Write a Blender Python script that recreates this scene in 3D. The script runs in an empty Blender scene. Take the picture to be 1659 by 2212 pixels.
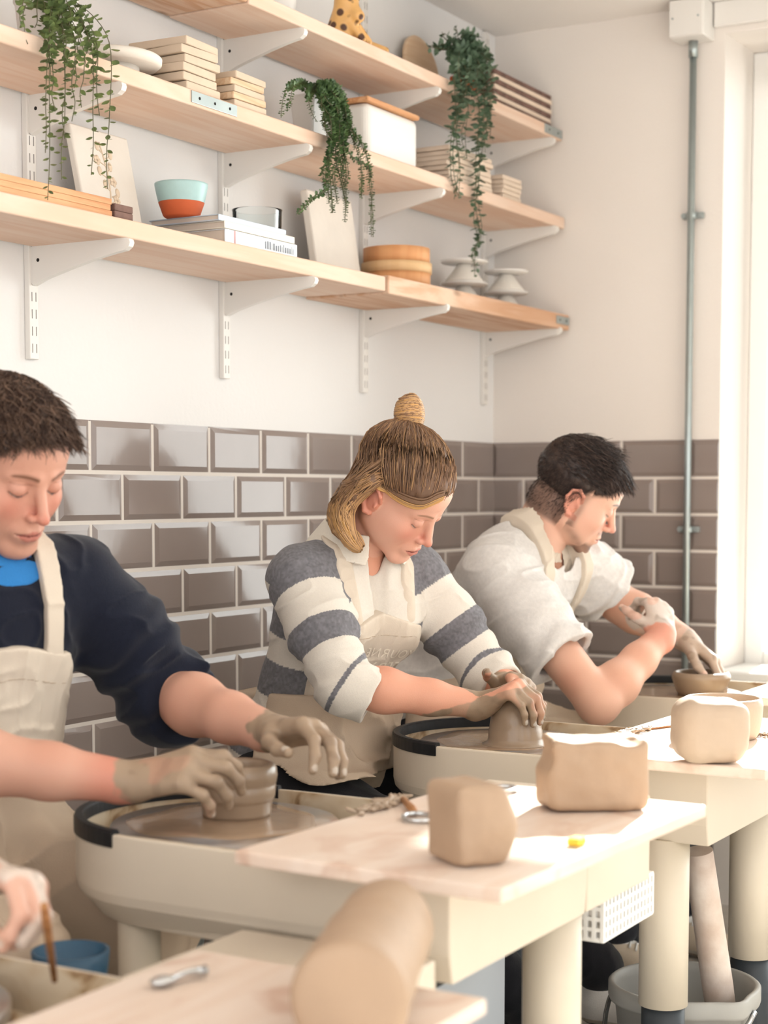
import bpy, bmesh, math, random
import numpy as np
from concurrent.futures import ThreadPoolExecutor
from mathutils import Vector, Matrix, noise as mnoise
from mathutils.bvhtree import BVHTree
R = math.radians
scene = bpy.context.scene
COL = scene.collection
rng = np.random.default_rng(7)
random.seed(7)

# ------------------------------------------------------------------ camera numbers (fitted to the tile grid of both walls)
CAM = np.array([-4.4027, -2.1882, 1.1285])
YAW, PIT, FPX, CY = 0.52578, -0.07527, 3632.3, 1339.1
_f = np.array([math.cos(PIT) * math.cos(YAW), math.cos(PIT) * math.sin(YAW), math.sin(PIT)])
_r = np.cross(_f, [0, 0, 1.0]); _r /= np.linalg.norm(_r)
_u = np.cross(_r, _f)

def at(u, v, X=None, Y=None, Z=None, D=None):
    """the point of the room that a measured sight line meets on a given plane"""
    d = _f + _r * (u - 829.5) / FPX - _u * (v - CY) / FPX
    if X is not None: t = (X - CAM[0]) / d[0]
    elif Y is not None: t = (Y - CAM[1]) / d[1]
    elif Z is not None: t = (Z - CAM[2]) / d[2]
    else: t = D
    return CAM + t * d

def lin(c):
    """sRGB 0..255 -> linear rgba"""
    o = []
    for x in c[:3]:
        x = x / 255.0
        o.append(x / 12.92 if x <= 0.04045 else ((x + 0.055) / 1.055) ** 2.4)
    return (*o, 1.0)

# ------------------------------------------------------------------ object helpers
def tag(o, label=None, cat=None, group=None, kind=None):
    if label: o['label'] = label
    if cat: o['category'] = cat
    if group: o['group'] = group
    if kind: o['kind'] = kind
    return o

def empty(name, loc=(0, 0, 0), rot=(0, 0, 0), label=None, cat=None, group=None, kind=None):
    o = bpy.data.objects.new(name, None)
    o.empty_display_size = 0.05
    COL.objects.link(o)
    o.location = Vector([float(x) for x in loc]); o.rotation_euler = rot
    tag(o, label, cat, group, kind)
    return o

def mesh_obj(name, verts, faces, m, parent=None, smooth=False, world=False, cols=None):
    me = bpy.data.meshes.new(name)
    me.from_pydata([tuple(map(float, v)) for v in verts], [], [tuple(f) for f in faces])
    me.update()
    return _finish(name, me, m, parent, smooth, world, cols)

def _finish(name, me, m, parent, smooth, world, cols=None):
    if cols is not None:
        a = me.color_attributes.new('Col', 'FLOAT_COLOR', 'POINT')
        c = np.ones((len(me.vertices), 4), np.float32); c[:, :3] = cols
        a.data.foreach_set('color', c.ravel())
    o = bpy.data.objects.new(name, me)
    COL.objects.link(o)
    if isinstance(m, (list, tuple)):
        for x in m: me.materials.append(x)
    elif m: me.materials.append(m)
    if smooth: me.polygons.foreach_set('use_smooth', [True] * len(me.polygons))
    if parent is not None:
        o.parent = parent
        if world: o.matrix_parent_inverse = root_matrix(parent).inverted()
    return o

def root_matrix(o):
    m = Matrix.LocRotScale(o.location, o.rotation_euler, o.scale)
    if o.parent: m = root_matrix(o.parent) @ o.matrix_parent_inverse @ m
    return m

class MB:
    """collects simple shapes into one bmesh"""
    def __init__(s): s.bm = bmesh.new()
    def box(s, lo, hi, bevel=0.0, seg=2, M=None, mi=0):
        lo = Vector([float(v) for v in lo]); hi = Vector([float(v) for v in hi]); c = (lo + hi) / 2; d = hi - lo
        r = bmesh.ops.create_cube(s.bm, size=1.0, matrix=Matrix.Translation(c) @ Matrix.Diagonal((d.x, d.y, d.z, 1)))
        vs = r['verts']
        if bevel:
            es = list({e for v in vs for e in v.link_edges})
            rr = bmesh.ops.bevel(s.bm, geom=es, offset=bevel, segments=seg, profile=0.5, affect='EDGES')
            vs = list({v for f in rr['faces'] for v in f.verts} | {v for v in vs if v.is_valid})
        if mi:
            for f in {f for v in vs for f in v.link_faces}: f.material_index = mi
        if M is not None: bmesh.ops.transform(s.bm, matrix=M, verts=vs)
        return vs
    def prism(s, pts, z0, z1, M=None, mi=0):
        """polygon (x,y) extruded z0..z1"""
        a = [s.bm.verts.new((float(p[0]), float(p[1]), z0)) for p in pts]
        b = [s.bm.verts.new((float(p[0]), float(p[1]), z1)) for p in pts]
        n = len(pts); fs = []
        fs.append(s.bm.faces.new(a[::-1])); fs.append(s.bm.faces.new(b))
        for i in range(n): fs.append(s.bm.faces.new((a[i], a[(i + 1) % n], b[(i + 1) % n], b[i])))
        for f in fs: f.material_index = mi
        if M is not None: bmesh.ops.transform(s.bm, matrix=M, verts=a + b)
        return a + b
    def lathe(s, prof, seg=48, M=None, mi=0, wob=None):
        """profile of (r,z) round z"""
        rings = []
        for r, z in prof:
            if r < 1e-6: rings.append([s.bm.verts.new((0, 0, z))])
            else:
                rings.append([s.bm.verts.new(((r + (wob(2 * math.pi * k / seg, z) if wob else 0)) * math.cos(2 * math.pi * k / seg),
                                              (r + (wob(2 * math.pi * k / seg, z) if wob else 0)) * math.sin(2 * math.pi * k / seg), z)) for k in range(seg)])
        for a, b in zip(rings, rings[1:]):
            for k in range(seg):
                k2 = (k + 1) % seg
                if len(a) == 1 and len(b) == 1: continue
                if len(a) == 1: f = s.bm.faces.new((a[0], b[k2], b[k]))
                elif len(b) == 1: f = s.bm.faces.new((a[k], a[k2], b[0]))
                else: f = s.bm.faces.new((a[k], a[k2], b[k2], b[k]))
                f.material_index = mi; f.smooth = True
        vs = [v for rr in rings for v in rr]
        if M is not None: bmesh.ops.transform(s.bm, matrix=M, verts=vs)
        return vs
    def tube(s, pts, rad, seg=8, mi=0, cap=True):
        pts = [Vector([float(c) for c in p]) for p in pts]
        n = len(pts); rad = [rad] * n if not hasattr(rad, '__len__') else rad
        rings = []; prev = None
        for i, p in enumerate(pts):
            t = (pts[min(i + 1, n - 1)] - pts[max(i - 1, 0)])
            if t.length < 1e-9: t = Vector((0, 0, 1))
            t.normalize()
            a = prev if prev is not None else (Vector((0, 0, 1)) if abs(t.z) < 0.9 else Vector((1, 0, 0)))
            x = (a - t * a.dot(t))
            if x.length < 1e-6: x = t.orthogonal()
            x.normalize(); y = t.cross(x); prev = x
            rings.append([s.bm.verts.new(p + (x * math.cos(2 * math.pi * k / seg) + y * math.sin(2 * math.pi * k / seg)) * rad[i]) for k in range(seg)])
        for a, b in zip(rings, rings[1:]):
            for k in range(seg):
                f = s.bm.faces.new((a[k], a[(k + 1) % seg], b[(k + 1) % seg], b[k])); f.smooth = True; f.material_index = mi
        if cap:
            f = s.bm.faces.new(rings[0][::-1]); f.material_index = mi
            f = s.bm.faces.new(rings[-1]); f.material_index = mi
        return [v for r_ in rings for v in r_]
    def leaf(s, p, d, n, L, W, bend=0.15, mi=0, fold=0.12):
        """a small leaf with a folded midrib: p base, d direction, n normal"""
        d = Vector(d).normalized(); n = Vector(n); n = (n - d * n.dot(d)).normalized(); x = d.cross(n); p = Vector(p)
        prof = [(0, .0), (.22, .78), (.5, 1.0), (.78, .62), (1, 0)]
        mid = []; lf = []; rt = []
        for t, w in prof:
            c = p + d * (t * L) - n * (bend * L * t * t)
            mid.append(s.bm.verts.new(c - n * (fold * W * w)))
            if w > 0:
                lf.append(s.bm.verts.new(c + x * (W * .5 * w))); rt.append(s.bm.verts.new(c - x * (W * .5 * w)))
        def tri(*v):
            f = s.bm.faces.new(v); f.smooth = True; f.material_index = mi
        tri(mid[0], lf[0], mid[1]); tri(mid[0], mid[1], rt[0])
        for i in range(2):
            tri(mid[i + 1], lf[i], lf[i + 1], mid[i + 2]); tri(mid[i + 1], mid[i + 2], rt[i + 1], rt[i])
        tri(mid[3], lf[2], mid[4]); tri(mid[3], mid[4], rt[2])
    def ball(s, c, r, seg=8, sc=(1, 1, 1), mi=0):
        rr = bmesh.ops.create_uvsphere(s.bm, u_segments=seg, v_segments=max(4, seg // 2 + 1), radius=1.0,
                                       matrix=Matrix.Translation(Vector([float(v) for v in c])) @ Matrix.Diagonal((r * sc[0], r * sc[1], r * sc[2], 1)))
        for f in {f for v in rr['verts'] for f in v.link_faces}: f.smooth = True; f.material_index = mi
        return rr['verts']
    def build(s, name, m, parent=None, world=False, smooth=None):
        bmesh.ops.recalc_face_normals(s.bm, faces=s.bm.faces[:])
        me = bpy.data.meshes.new(name); s.bm.to_mesh(me); s.bm.free()
        o = _finish(name, me, m, parent, False, world)
        if smooth: me.polygons.foreach_set('use_smooth', [True] * len(me.polygons))
        return o

def copy_tree(o, parent=None):
    c = o.copy(); COL.objects.link(c)
    if parent is not None: c.parent = parent
    for ch in o.children: copy_tree(ch, c)
    return c

# ------------------------------------------------------------------ materials
def mat(name, col=(200, 200, 200), rough=0.6, metal=0.0, noise=0.0, nscale=8.0, bump=0.0, bscale=60.0, spec=0.5, col2=None,
        vcol=False, sss=0.0, stretch=None, coat=0.0, trans=0.0, ior=1.45, sheen=0.0, alpha=None):
    m = bpy.data.materials.new(name); m.use_nodes = True
    nt = m.node_tree; N = nt.nodes; L = nt.links
    b = N['Principled BSDF']
    b.inputs['Roughness'].default_value = rough; b.inputs['Metallic'].default_value = metal
    b.inputs['Specular IOR Level'].default_value = spec
    b.inputs['Coat Weight'].default_value = coat
    b.inputs['Transmission Weight'].default_value = trans; b.inputs['IOR'].default_value = ior
    b.inputs['Sheen Weight'].default_value = sheen
    if sss:
        b.inputs['Subsurface Weight'].default_value = sss
        b.inputs['Subsurface Radius'].default_value = (1.0, 0.35, 0.2); b.inputs['Subsurface Scale'].default_value = 0.006
    tc = N.new('ShaderNodeTexCoord'); mp = N.new('ShaderNodeMapping'); L.new(tc.outputs['Object'], mp.inputs['Vector'])
    if stretch: mp.inputs['Scale'].default_value = stretch
    base = None
    if vcol:
        a = N.new('ShaderNodeAttribute'); a.attribute_name = 'Col'; base = a.outputs['Color']
    if noise or col2:
        nz = N.new('ShaderNodeTexNoise'); nz.inputs['Scale'].default_value = nscale; nz.inputs['Detail'].default_value = 5.0
        L.new(mp.outputs['Vector'], nz.inputs['Vector'])
        rp = N.new('ShaderNodeValToRGB'); L.new(nz.outputs['Fac'], rp.inputs['Fac'])
        rp.color_ramp.elements[0].position = 0.35; rp.color_ramp.elements[1].position = 0.65
        if vcol:
            k = 1 - noise
            rp.color_ramp.elements[0].color = (k, k, k, 1); rp.color_ramp.elements[1].color = (1, 1, 1, 1)
            mx = N.new('ShaderNodeMix'); mx.data_type = 'RGBA'; mx.blend_type = 'MULTIPLY'; mx.inputs[0].default_value = 1.0
            L.new(base, mx.inputs[6]); L.new(rp.outputs['Color'], mx.inputs[7]); base = mx.outputs[2]
        else:
            c1 = lin(col); c2 = lin(col2) if col2 else tuple(x * (1 - noise) for x in c1[:3]) + (1,)
            rp.color_ramp.elements[0].color = c2; rp.color_ramp.elements[1].color = c1
            base = rp.outputs['Color']
    if base is not None: L.new(base, b.inputs['Base Color'])
    else: b.inputs['Base Color'].default_value = lin(col)
    if bump:
        nb = N.new('ShaderNodeTexNoise'); nb.inputs['Scale'].default_value = bscale; nb.inputs['Detail'].default_value = 4.0
        L.new(mp.outputs['Vector'], nb.inputs['Vector'])
        bp = N.new('ShaderNodeBump'); bp.inputs['Strength'].default_value = 1.0; bp.inputs['Distance'].default_value = bump
        L.new(nb.outputs['Fac'], bp.inputs['Height']); L.new(bp.outputs['Normal'], b.inputs['Normal'])
    if alpha is not None: b.inputs['Alpha'].default_value = alpha
    return m

def wood(name, c1, c2, rough=0.6, axis=0, scale=1.0, knots=True, rings=14.0, strength=1.0):
    """pale sawn timber: long grain along the given axis"""
    m = bpy.data.materials.new(name); m.use_nodes = True
    nt = m.node_tree; N = nt.nodes; L = nt.links; b = N['Principled BSDF']; b.inputs['Roughness'].default_value = rough
    b.inputs['Specular IOR Level'].default_value = 0.25
    tc = N.new('ShaderNodeTexCoord'); mp = N.new('ShaderNodeMapping'); L.new(tc.outputs['Object'], mp.inputs['Vector'])
    s = [rings * scale] * 3; s[axis] = 0.7 * scale; mp.inputs['Scale'].default_value = s
    nz = N.new('ShaderNodeTexNoise'); nz.inputs['Scale'].default_value = 2.2; nz.inputs['Detail'].default_value = 6; nz.inputs['Distortion'].default_value = 0.6
    L.new(mp.outputs['Vector'], nz.inputs['Vector'])
    wv = N.new('ShaderNodeMath'); wv.operation = 'MULTIPLY'; wv.inputs[1].default_value = 26.0; L.new(nz.outputs['Fac'], wv.inputs[0])
    sn = N.new('ShaderNodeMath'); sn.operation = 'SINE'; L.new(wv.outputs[0], sn.inputs[0])
    mr = N.new('ShaderNodeMapRange'); mr.inputs['From Min'].default_value = -1; mr.inputs['From Max'].default_value = 1
    mr.inputs['To Min'].default_value = 0; mr.inputs['To Max'].default_value = 0.6 * strength; L.new(sn.outputs[0], mr.inputs['Value'])
    mp2 = N.new('ShaderNodeMapping'); L.new(tc.outputs['Object'], mp2.inputs['Vector'])
    s2 = [6.0] * 3; s2[axis] = 1.6; mp2.inputs['Scale'].default_value = s2
    n2 = N.new('ShaderNodeTexNoise'); n2.inputs['Scale'].default_value = 1.3; n2.inputs['Detail'].default_value = 3; L.new(mp2.outputs['Vector'], n2.inputs['Vector'])
    ad = N.new('ShaderNodeMath'); ad.operation = 'MULTIPLY_ADD'; ad.inputs[1].default_value = 0.55; L.new(n2.outputs['Fac'], ad.inputs[0]); L.new(mr.outputs[0], ad.inputs[2])
    mx = N.new('ShaderNodeMix'); mx.data_type = 'RGBA'; mx.inputs[6].default_value = lin(c1); mx.inputs[7].default_value = lin(c2)
    L.new(ad.outputs[0], mx.inputs[0]); out = mx.outputs[2]
    if knots:
        vo = N.new('ShaderNodeTexVoronoi'); vo.inputs['Scale'].default_value = 1.0
        mp3 = N.new('ShaderNodeMapping'); L.new(tc.outputs['Object'], mp3.inputs['Vector'])
        s3 = [9.0] * 3; s3[axis] = 3.4; mp3.inputs['Scale'].default_value = s3; L.new(mp3.outputs['Vector'], vo.inputs['Vector'])
        rp = N.new('ShaderNodeValToRGB'); rp.color_ramp.elements[0].position = 0.03; rp.color_ramp.elements[1].position = 0.10
        rp.color_ramp.elements[0].color = (0.75, 0.75, 0.75, 1); rp.color_ramp.elements[1].color = (0, 0, 0, 1)
        L.new(vo.outputs['Distance'], rp.inputs['Fac'])
        m3 = N.new('ShaderNodeMix'); m3.data_type = 'RGBA'; m3.inputs[7].default_value = tuple(x * 0.45 for x in lin(c2)[:3]) + (1,)
        L.new(rp.outputs['Color'], m3.inputs[0]); L.new(out, m3.inputs[6]); out = m3.outputs[2]
    L.new(out, b.inputs['Base Color'])
    bp = N.new('ShaderNodeBump'); bp.inputs['Distance'].default_value = 0.0006; L.new(mr.outputs[0], bp.inputs['Height']); L.new(bp.outputs['Normal'], b.inputs['Normal'])
    return m

# ------------------------------------------------------------------ signed-distance modelling (surface nets)
def _h3(i, j, k):
    n = (i.astype(np.int64) * 374761393 + j.astype(np.int64) * 668265263 + k.astype(np.int64) * 2147483647) & 0xffffffff
    n = ((n ^ (n >> 13)) * 1274126177) & 0xffffffff
    return ((n ^ (n >> 16)) & 0xffff).astype(np.float32) / 65535.0
def vnoise(p, s):
    q = p * s; i = np.floor(q); f = (q - i).astype(np.float32); i = i.astype(np.int64); f = f * f * (3 - 2 * f)
    o = 0
    for a in (0, 1):
        for b in (0, 1):
            for c in (0, 1):
                w = (f[..., 0] if a else 1 - f[..., 0]) * (f[..., 1] if b else 1 - f[..., 1]) * (f[..., 2] if c else 1 - f[..., 2])
                o = o + w * _h3(i[..., 0] + a, i[..., 1] + b, i[..., 2] + c)
    return o * 2 - 1

V = lambda *a: np.array(a, float)
def nrm(v): v = np.asarray(v, float); return v / max(np.linalg.norm(v), 1e-9)

class SDF:
    def __init__(s): s.p = []; s.k = 0.01; s.post = []
    def _add(s, fn, c, r, op, k): s.p.append((fn, np.asarray(c, float), float(r), op, s.k if k is None else k)); return s
    def cap(s, a, b, ra, rb=None, op='u', k=None):
        a = np.asarray(a, float); b = np.asarray(b, float); rb = ra if rb is None else rb
        ba = b - a; L2 = float(ba @ ba) + 1e-12
        def fn(P):
            h = np.clip(((P - a) @ ba) / L2, 0, 1)
            return np.linalg.norm(P - a - h[:, None] * ba, axis=1) - (ra + (rb - ra) * h)
        return s._add(fn, (a + b) / 2, np.linalg.norm(ba) / 2 + max(ra, rb), op, k)
    def chain(s, pts, rad, op='u', k=None):
        for i in range(len(pts) - 1): s.cap(pts[i], pts[i + 1], rad[i], rad[i + 1], op, k)
        return s
    def ell(s, c, r, M=None, op='u', k=None):
        c = np.asarray(c, float); r = np.asarray(r, float); M = np.eye(3) if M is None else np.asarray(M, float)
        def fn(P):
            q = (P - c) @ M
            k0 = np.linalg.norm(q / r, axis=1); k1 = np.linalg.norm(q / (r * r), axis=1) + 1e-9
            return np.where(k0 < 1e-4, -r.min(), k0 * (k0 - 1) / k1)
        return s._add(fn, c, r.max(), op, k)
    def box(s, c, h, rd=0.0, M=None, op='u', k=None):
        c = np.asarray(c, float); h = np.asarray(h, float); M = np.eye(3) if M is None else np.asarray(M, float)
        def fn(P):
            q = np.abs((P - c) @ M) - (h - rd)
            return np.linalg.norm(np.maximum(q, 0), axis=1) + np.minimum(q.max(axis=1), 0) - rd
        return s._add(fn, c, np.linalg.norm(h), op, k)
    def fun(s, fn, c, r, op='u', k=None): return s._add(fn, c, r, op, k)
    def ev(s, P, centers=None, half=0.0, nper=1):
        d = np.full(len(P), 1.0)
        for fn, c, r, op, k in s.p:
            if centers is not None:
                m = np.linalg.norm(centers - c, axis=1) < r + half + k + 0.02
                if not m.any():
                    if op == 'i': d[:] = 1.0
                    continue
                idx = np.repeat(m, nper)
                if op == 'i': d[~idx] = 1.0
                Q = P[idx]; e = fn(Q); o = d[idx]
            else:
                idx = None; Q = P; e = fn(P); o = d
            if op == 'u': a, b, sg = o, e, 1
            elif op == 's': a, b, sg = -o, e, -1
            else: a, b, sg = -o, -e, -1
            if k > 1e-6:
                h = np.maximum(k - np.abs(a - b), 0) / k
                v = np.minimum(a, b) - h * h * k * 0.25
            else: v = np.minimum(a, b)
            v = v * sg
            if idx is None: d = v
            else: d[idx] = v
        if s.post:
            m = np.abs(d) < 0.035
            if m.any():
                Q = P[m]; e = d[m]
                for f in s.post: e = f(Q, e)
                d[m] = e
        return d
    def bounds(s):
        lo = np.min([c - r for _, c, r, op, _ in s.p if op == 'u'], axis=0); hi = np.max([c + r for _, c, r, op, _ in s.p if op == 'u'], axis=0)
        return lo, hi

def surface(sd, h, n=14, lo=None, hi=None, clipfn=None):
    """mesh of the zero level, block by block"""
    l, u = sd.bounds()
    lo = l - 3 * h if lo is None else np.asarray(lo, float); hi = u + 3 * h if hi is None else np.asarray(hi, float)
    nb = np.maximum(1, np.ceil((hi - lo) / (n * h)).astype(int))
    G = nb * n + 2
    B = np.stack(np.meshgrid(*[np.arange(x) for x in nb], indexing='ij'), -1).reshape(-1, 3)
    ctr = lo + (B + 0.5) * n * h; half = n * h * math.sqrt(3) / 2
    keep = np.ones(len(ctr), bool)
    near = np.zeros(len(ctr), bool)
    for fn, c, r, op, k in sd.p:
        if op == 'u': near |= np.linalg.norm(ctr - c, axis=1) < r + half + k
    ctr = ctr[near]; B = B[near]
    d = sd.ev(ctr, ctr, half, 1)
    keep = np.abs(d) < half * 1.1 + 0.010
    ctr = ctr[keep]; B = B[keep]
    ar = np.arange(n + 1); off = np.stack(np.meshgrid(ar, ar, ar, indexing='ij'), -1).reshape(-1, 3)
    ids = []; pos = []; quads = []
    CH = 48
    corner = np.array([[a, b, c] for a in (0, 1) for b in (0, 1) for c in (0, 1)])
    edges = [(a, b) for a in range(8) for b in range(a + 1, 8) if np.abs(corner[a] - corner[b]).sum() == 1]
    def gid(ix): return (ix[..., 0] * (G[1] + 1) + ix[..., 1]) * (G[2] + 1) + ix[..., 2]
    def work(s0):
        pos = []; ids = []; quads = []
        b = B[s0:s0 + CH]; cc = ctr[s0:s0 + CH]
        gi = b[:, None, :] * n + off[None]
        P = lo + gi.reshape(-1, 3) * h
        F = sd.ev(P, cc, half, len(off)).reshape(len(b), n + 1, n + 1, n + 1)
        S = F < 0
        cs = np.stack([S[:, c[0]:n + c[0], c[1]:n + c[1], c[2]:n + c[2]] for c in corner], -1)
        act = cs.any(-1) & ~cs.all(-1)
        bi, i, j, k = np.nonzero(act)
        if len(bi) == 0: return pos, ids, quads
        fv = np.stack([F[bi, i + c[0], j + c[1], k + c[2]] for c in corner], -1)
        acc = np.zeros((len(bi), 3)); cnt = np.zeros(len(bi))
        for a, e in edges:
            m = (fv[:, a] < 0) != (fv[:, e] < 0)
            t = np.where(m, fv[:, a] / (fv[:, a] - fv[:, e] + 1e-20), 0)
            acc += np.where(m[:, None], corner[a] + (corner[e] - corner[a]) * t[:, None], 0); cnt += m
        cell = b[bi] * n + np.stack([i, j, k], -1)
        pos.append(lo + (cell + acc / cnt[:, None]) * h); ids.append(gid(cell))
        for ax in range(3):
            o1, o2 = [(1, 2), (2, 0), (0, 1)][ax]
            sl0 = [slice(0, n)] * 3; sl1 = [slice(0, n)] * 3; sl1[ax] = slice(1, n + 1)
            A = S[:, sl0[0], sl0[1], sl0[2]]; C = S[:, sl1[0], sl1[1], sl1[2]]
            bi, i, j, k = np.nonzero(A != C)
            if len(bi) == 0: continue
            g = b[bi] * n + np.stack([i, j, k], -1)
            e1 = np.zeros(3, int); e1[o1] = 1; e2 = np.zeros(3, int); e2[o2] = 1
            q = np.stack([gid(g), gid(g - e1), gid(g - e1 - e2), gid(g - e2)], -1)
            fl = ~A[bi, i, j, k]
            q[fl] = q[fl][:, ::-1]
            quads.append(q)
        return pos, ids, quads
    with ThreadPoolExecutor(4) as ex:
        for a_, b_, c_ in ex.map(work, range(0, len(B), CH)):
            pos += a_; ids += b_; quads += c_
    if not ids: return np.zeros((0, 3)), np.zeros((0, 4), int)
    ids = np.concatenate(ids); pos = np.concatenate(pos); quads = np.concatenate(quads)
    o = np.argsort(ids); ids = ids[o]; pos = pos[o]
    ix = np.minimum(np.searchsorted(ids, quads), len(ids) - 1)
    ok = (ids[ix] == quads).all(1)
    ix = ix[ok]
    return pos, ix

def sdf_obj(name, sd, h, m, parent=None, col=None, n=14, world=True, relax=1, crumb=0.2):
    v, f = surface(sd, h, n)
    v = v.astype(np.float64)
    if len(f):      # drop stray crumbs, keep the real pieces
        l = np.arange(len(v)); A_ = np.concatenate([f[:, 0], f[:, 1], f[:, 2]]); B_ = np.concatenate([f[:, 1], f[:, 2], f[:, 3]])
        while True:
            la = l[A_]; lb = l[B_]; df = la != lb
            if not df.any(): break
            A_ = A_[df]; B_ = B_[df]; la = la[df]; lb = lb[df]
            np.minimum.at(l, np.maximum(la, lb), np.minimum(la, lb))
            while True:
                l2 = l[l]
                if (l2 == l).all(): break
                l = l2
        cnt = np.bincount(l, minlength=len(v)); good = cnt[l] >= crumb * cnt.max()
        f = f[good[f[:, 0]]]; mp = np.cumsum(good) - 1; v = v[good]; f = mp[f]
    for _ in range(relax):
        acc = np.zeros_like(v); cnt = np.zeros(len(v))
        for a in range(4):
            for b_ in ((a + 1) % 4,):
                np.add.at(acc, f[:, a], v[f[:, b_]]); np.add.at(cnt, f[:, a], 1)
                np.add.at(acc, f[:, b_], v[f[:, a]]); np.add.at(cnt, f[:, b_], 1)
        v = v * 0.5 + 0.5 * acc / np.maximum(cnt, 1)[:, None]
    me = bpy.data.meshes.new(name)
    me.vertices.add(len(v)); me.vertices.foreach_set('co', v.astype(np.float32).ravel())
    me.loops.add(len(f) * 4); me.loops.foreach_set('vertex_index', f.astype(np.int32).ravel())
    me.polygons.add(len(f)); me.polygons.foreach_set('loop_start', np.arange(0, len(f) * 4, 4, dtype=np.int32))
    me.polygons.foreach_set('loop_total', np.full(len(f), 4, np.int32))
    me.update(calc_edges=True); me.validate()
    cols = col(v) if callable(col) else (np.tile(np.array(lin(col)[:3]), (len(v), 1)) if col is not None else None)
    return _finish(name, me, m, parent, True, world, cols)

def mixc(a, b, t): t = np.clip(t, 0, 1)[:, None]; return a * (1 - t) + b * t
def ss(x, a, b): t = np.clip((x - a) / (b - a), 0, 1); return t * t * (3 - 2 * t)
def C3(*c): return np.array(lin(c)[:3])
# ------------------------------------------------------------------ materials
M_wall = mat('white_paint', (240, 238, 236), 0.75, bump=0.0006, bscale=90, spec=0.2)
M_wall_end = mat('white_paint_end', (240, 232, 224), 0.75, bump=0.0006, bscale=90, spec=0.2)
M_ceil = mat('ceiling_paint', (246, 241, 236), 0.8, spec=0.2)
M_floor = mat('floor_boards', (214, 206, 196), 0.5, noise=0.25, nscale=5)
M_grout = mat('grout', (226, 217, 208), 0.85)
def tile_material():
    m = mat('glazed_tile', (150, 137, 131), 0.10, noise=0.08, nscale=3.0, spec=0.5, bump=0.0005, bscale=9.0, col2=(142, 128, 121))
    m.node_tree.nodes['Principled BSDF'].inputs['Coat Weight'].default_value = 0.0
    m.node_tree.nodes['Principled BSDF'].inputs['Coat Roughness'].default_value = 0.04
    return m
M_tile = tile_material()
M_shelf = wood('shelf_pine', (240, 218, 200), (222, 180, 150), 0.6, axis=0, rings=9, strength=0.45)
M_shelf2 = wood('shelf_pine_warm', (234, 206, 182), (200, 148, 110), 0.6, axis=0, rings=9, strength=0.8)
M_white_metal = mat('white_powder_coat', (236, 232, 226), 0.4)
M_white_trim = mat('white_trim', (246, 244, 240), 0.5)
M_dark = mat('black_rubber', (30, 32, 36), 0.5, noise=0.4, nscale=30)
M_hole = mat('dark_hole', (30, 26, 24), 0.8)
M_slot = mat('slot_shadow_gap', (140, 134, 130), 0.8)
M_galv = mat('galvanised_steel', (176, 186, 186), 0.35, metal=0.75, noise=0.12, nscale=14)
def pane_material(name, tint=(0.98, 1.0, 0.99, 1), refl=0.06):
    m = bpy.data.materials.new(name); m.use_nodes = True; N = m.node_tree.nodes; L = m.node_tree.links; N.clear()
    o = N.new('ShaderNodeOutputMaterial'); t = N.new('ShaderNodeBsdfTransparent'); g = N.new('ShaderNodeBsdfGlossy'); x = N.new('ShaderNodeMixShader')
    t.inputs['Color'].default_value = tint; g.inputs['Roughness'].default_value = 0.03; g.inputs['Color'].default_value = (1, 1, 1, 1)
    fr = N.new('ShaderNodeFresnel'); fr.inputs['IOR'].default_value = 1.0 + refl * 5
    L.new(fr.outputs[0], x.inputs[0]); L.new(t.outputs[0], x.inputs[1]); L.new(g.outputs[0], x.inputs[2]); L.new(x.outputs[0], o.inputs['Surface'])
    return m
M_glass = pane_material('window_glass')

def struct(name, mb_or_o, m=None, parent=None):
    o = mb_or_o.build(name, m, parent) if isinstance(mb_or_o, MB) else mb_or_o
    if parent is None: o['kind'] = 'structure'
    return o

XL = -6.5; YF = -3.9; ZC = 2.425
b = MB(); b.box((XL, YF, -0.1), (0.3, 0.12, 0.0)); struct('floor', b, M_floor)
b = MB(); b.box((XL, YF, ZC), (0.3, 0.12, ZC + 0.1)); struct('ceiling', b, M_ceil)
b = MB(); b.box((XL, 0.0, 0.0), (0.0, 0.12, ZC)); struct('wall_back', b, M_wall)
# end wall with the tall window opening
WY0, WY1, WZ0, WZ1 = -0.681, -3.5, 0.62, 2.345
b = MB()
b.box((0.0, WY0, 0.0), (0.30, 0.12, ZC))
b.box((0.0, WY1, 0.0), (0.30, WY0, WZ0))
b.box((0.0, WY1, WZ1), (0.30, WY0, ZC))
b.box((0.0, YF, 0.0), (0.30, WY1, ZC))
struct('wall_end', b, M_wall_end)
b = MB()
b.box((XL, YF - 0.1, 0.0), (0.3, YF, 0.75)); b.box((XL, YF - 0.1, 2.25), (0.3, YF, ZC))
for x0, x1 in ((-0.9, 0.3), (-3.0, -2.5), (XL, -4.9)): b.box((x0, YF - 0.1, 0.75), (x1, YF, 2.25))
struct('wall_front', b, M_wall)

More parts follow.
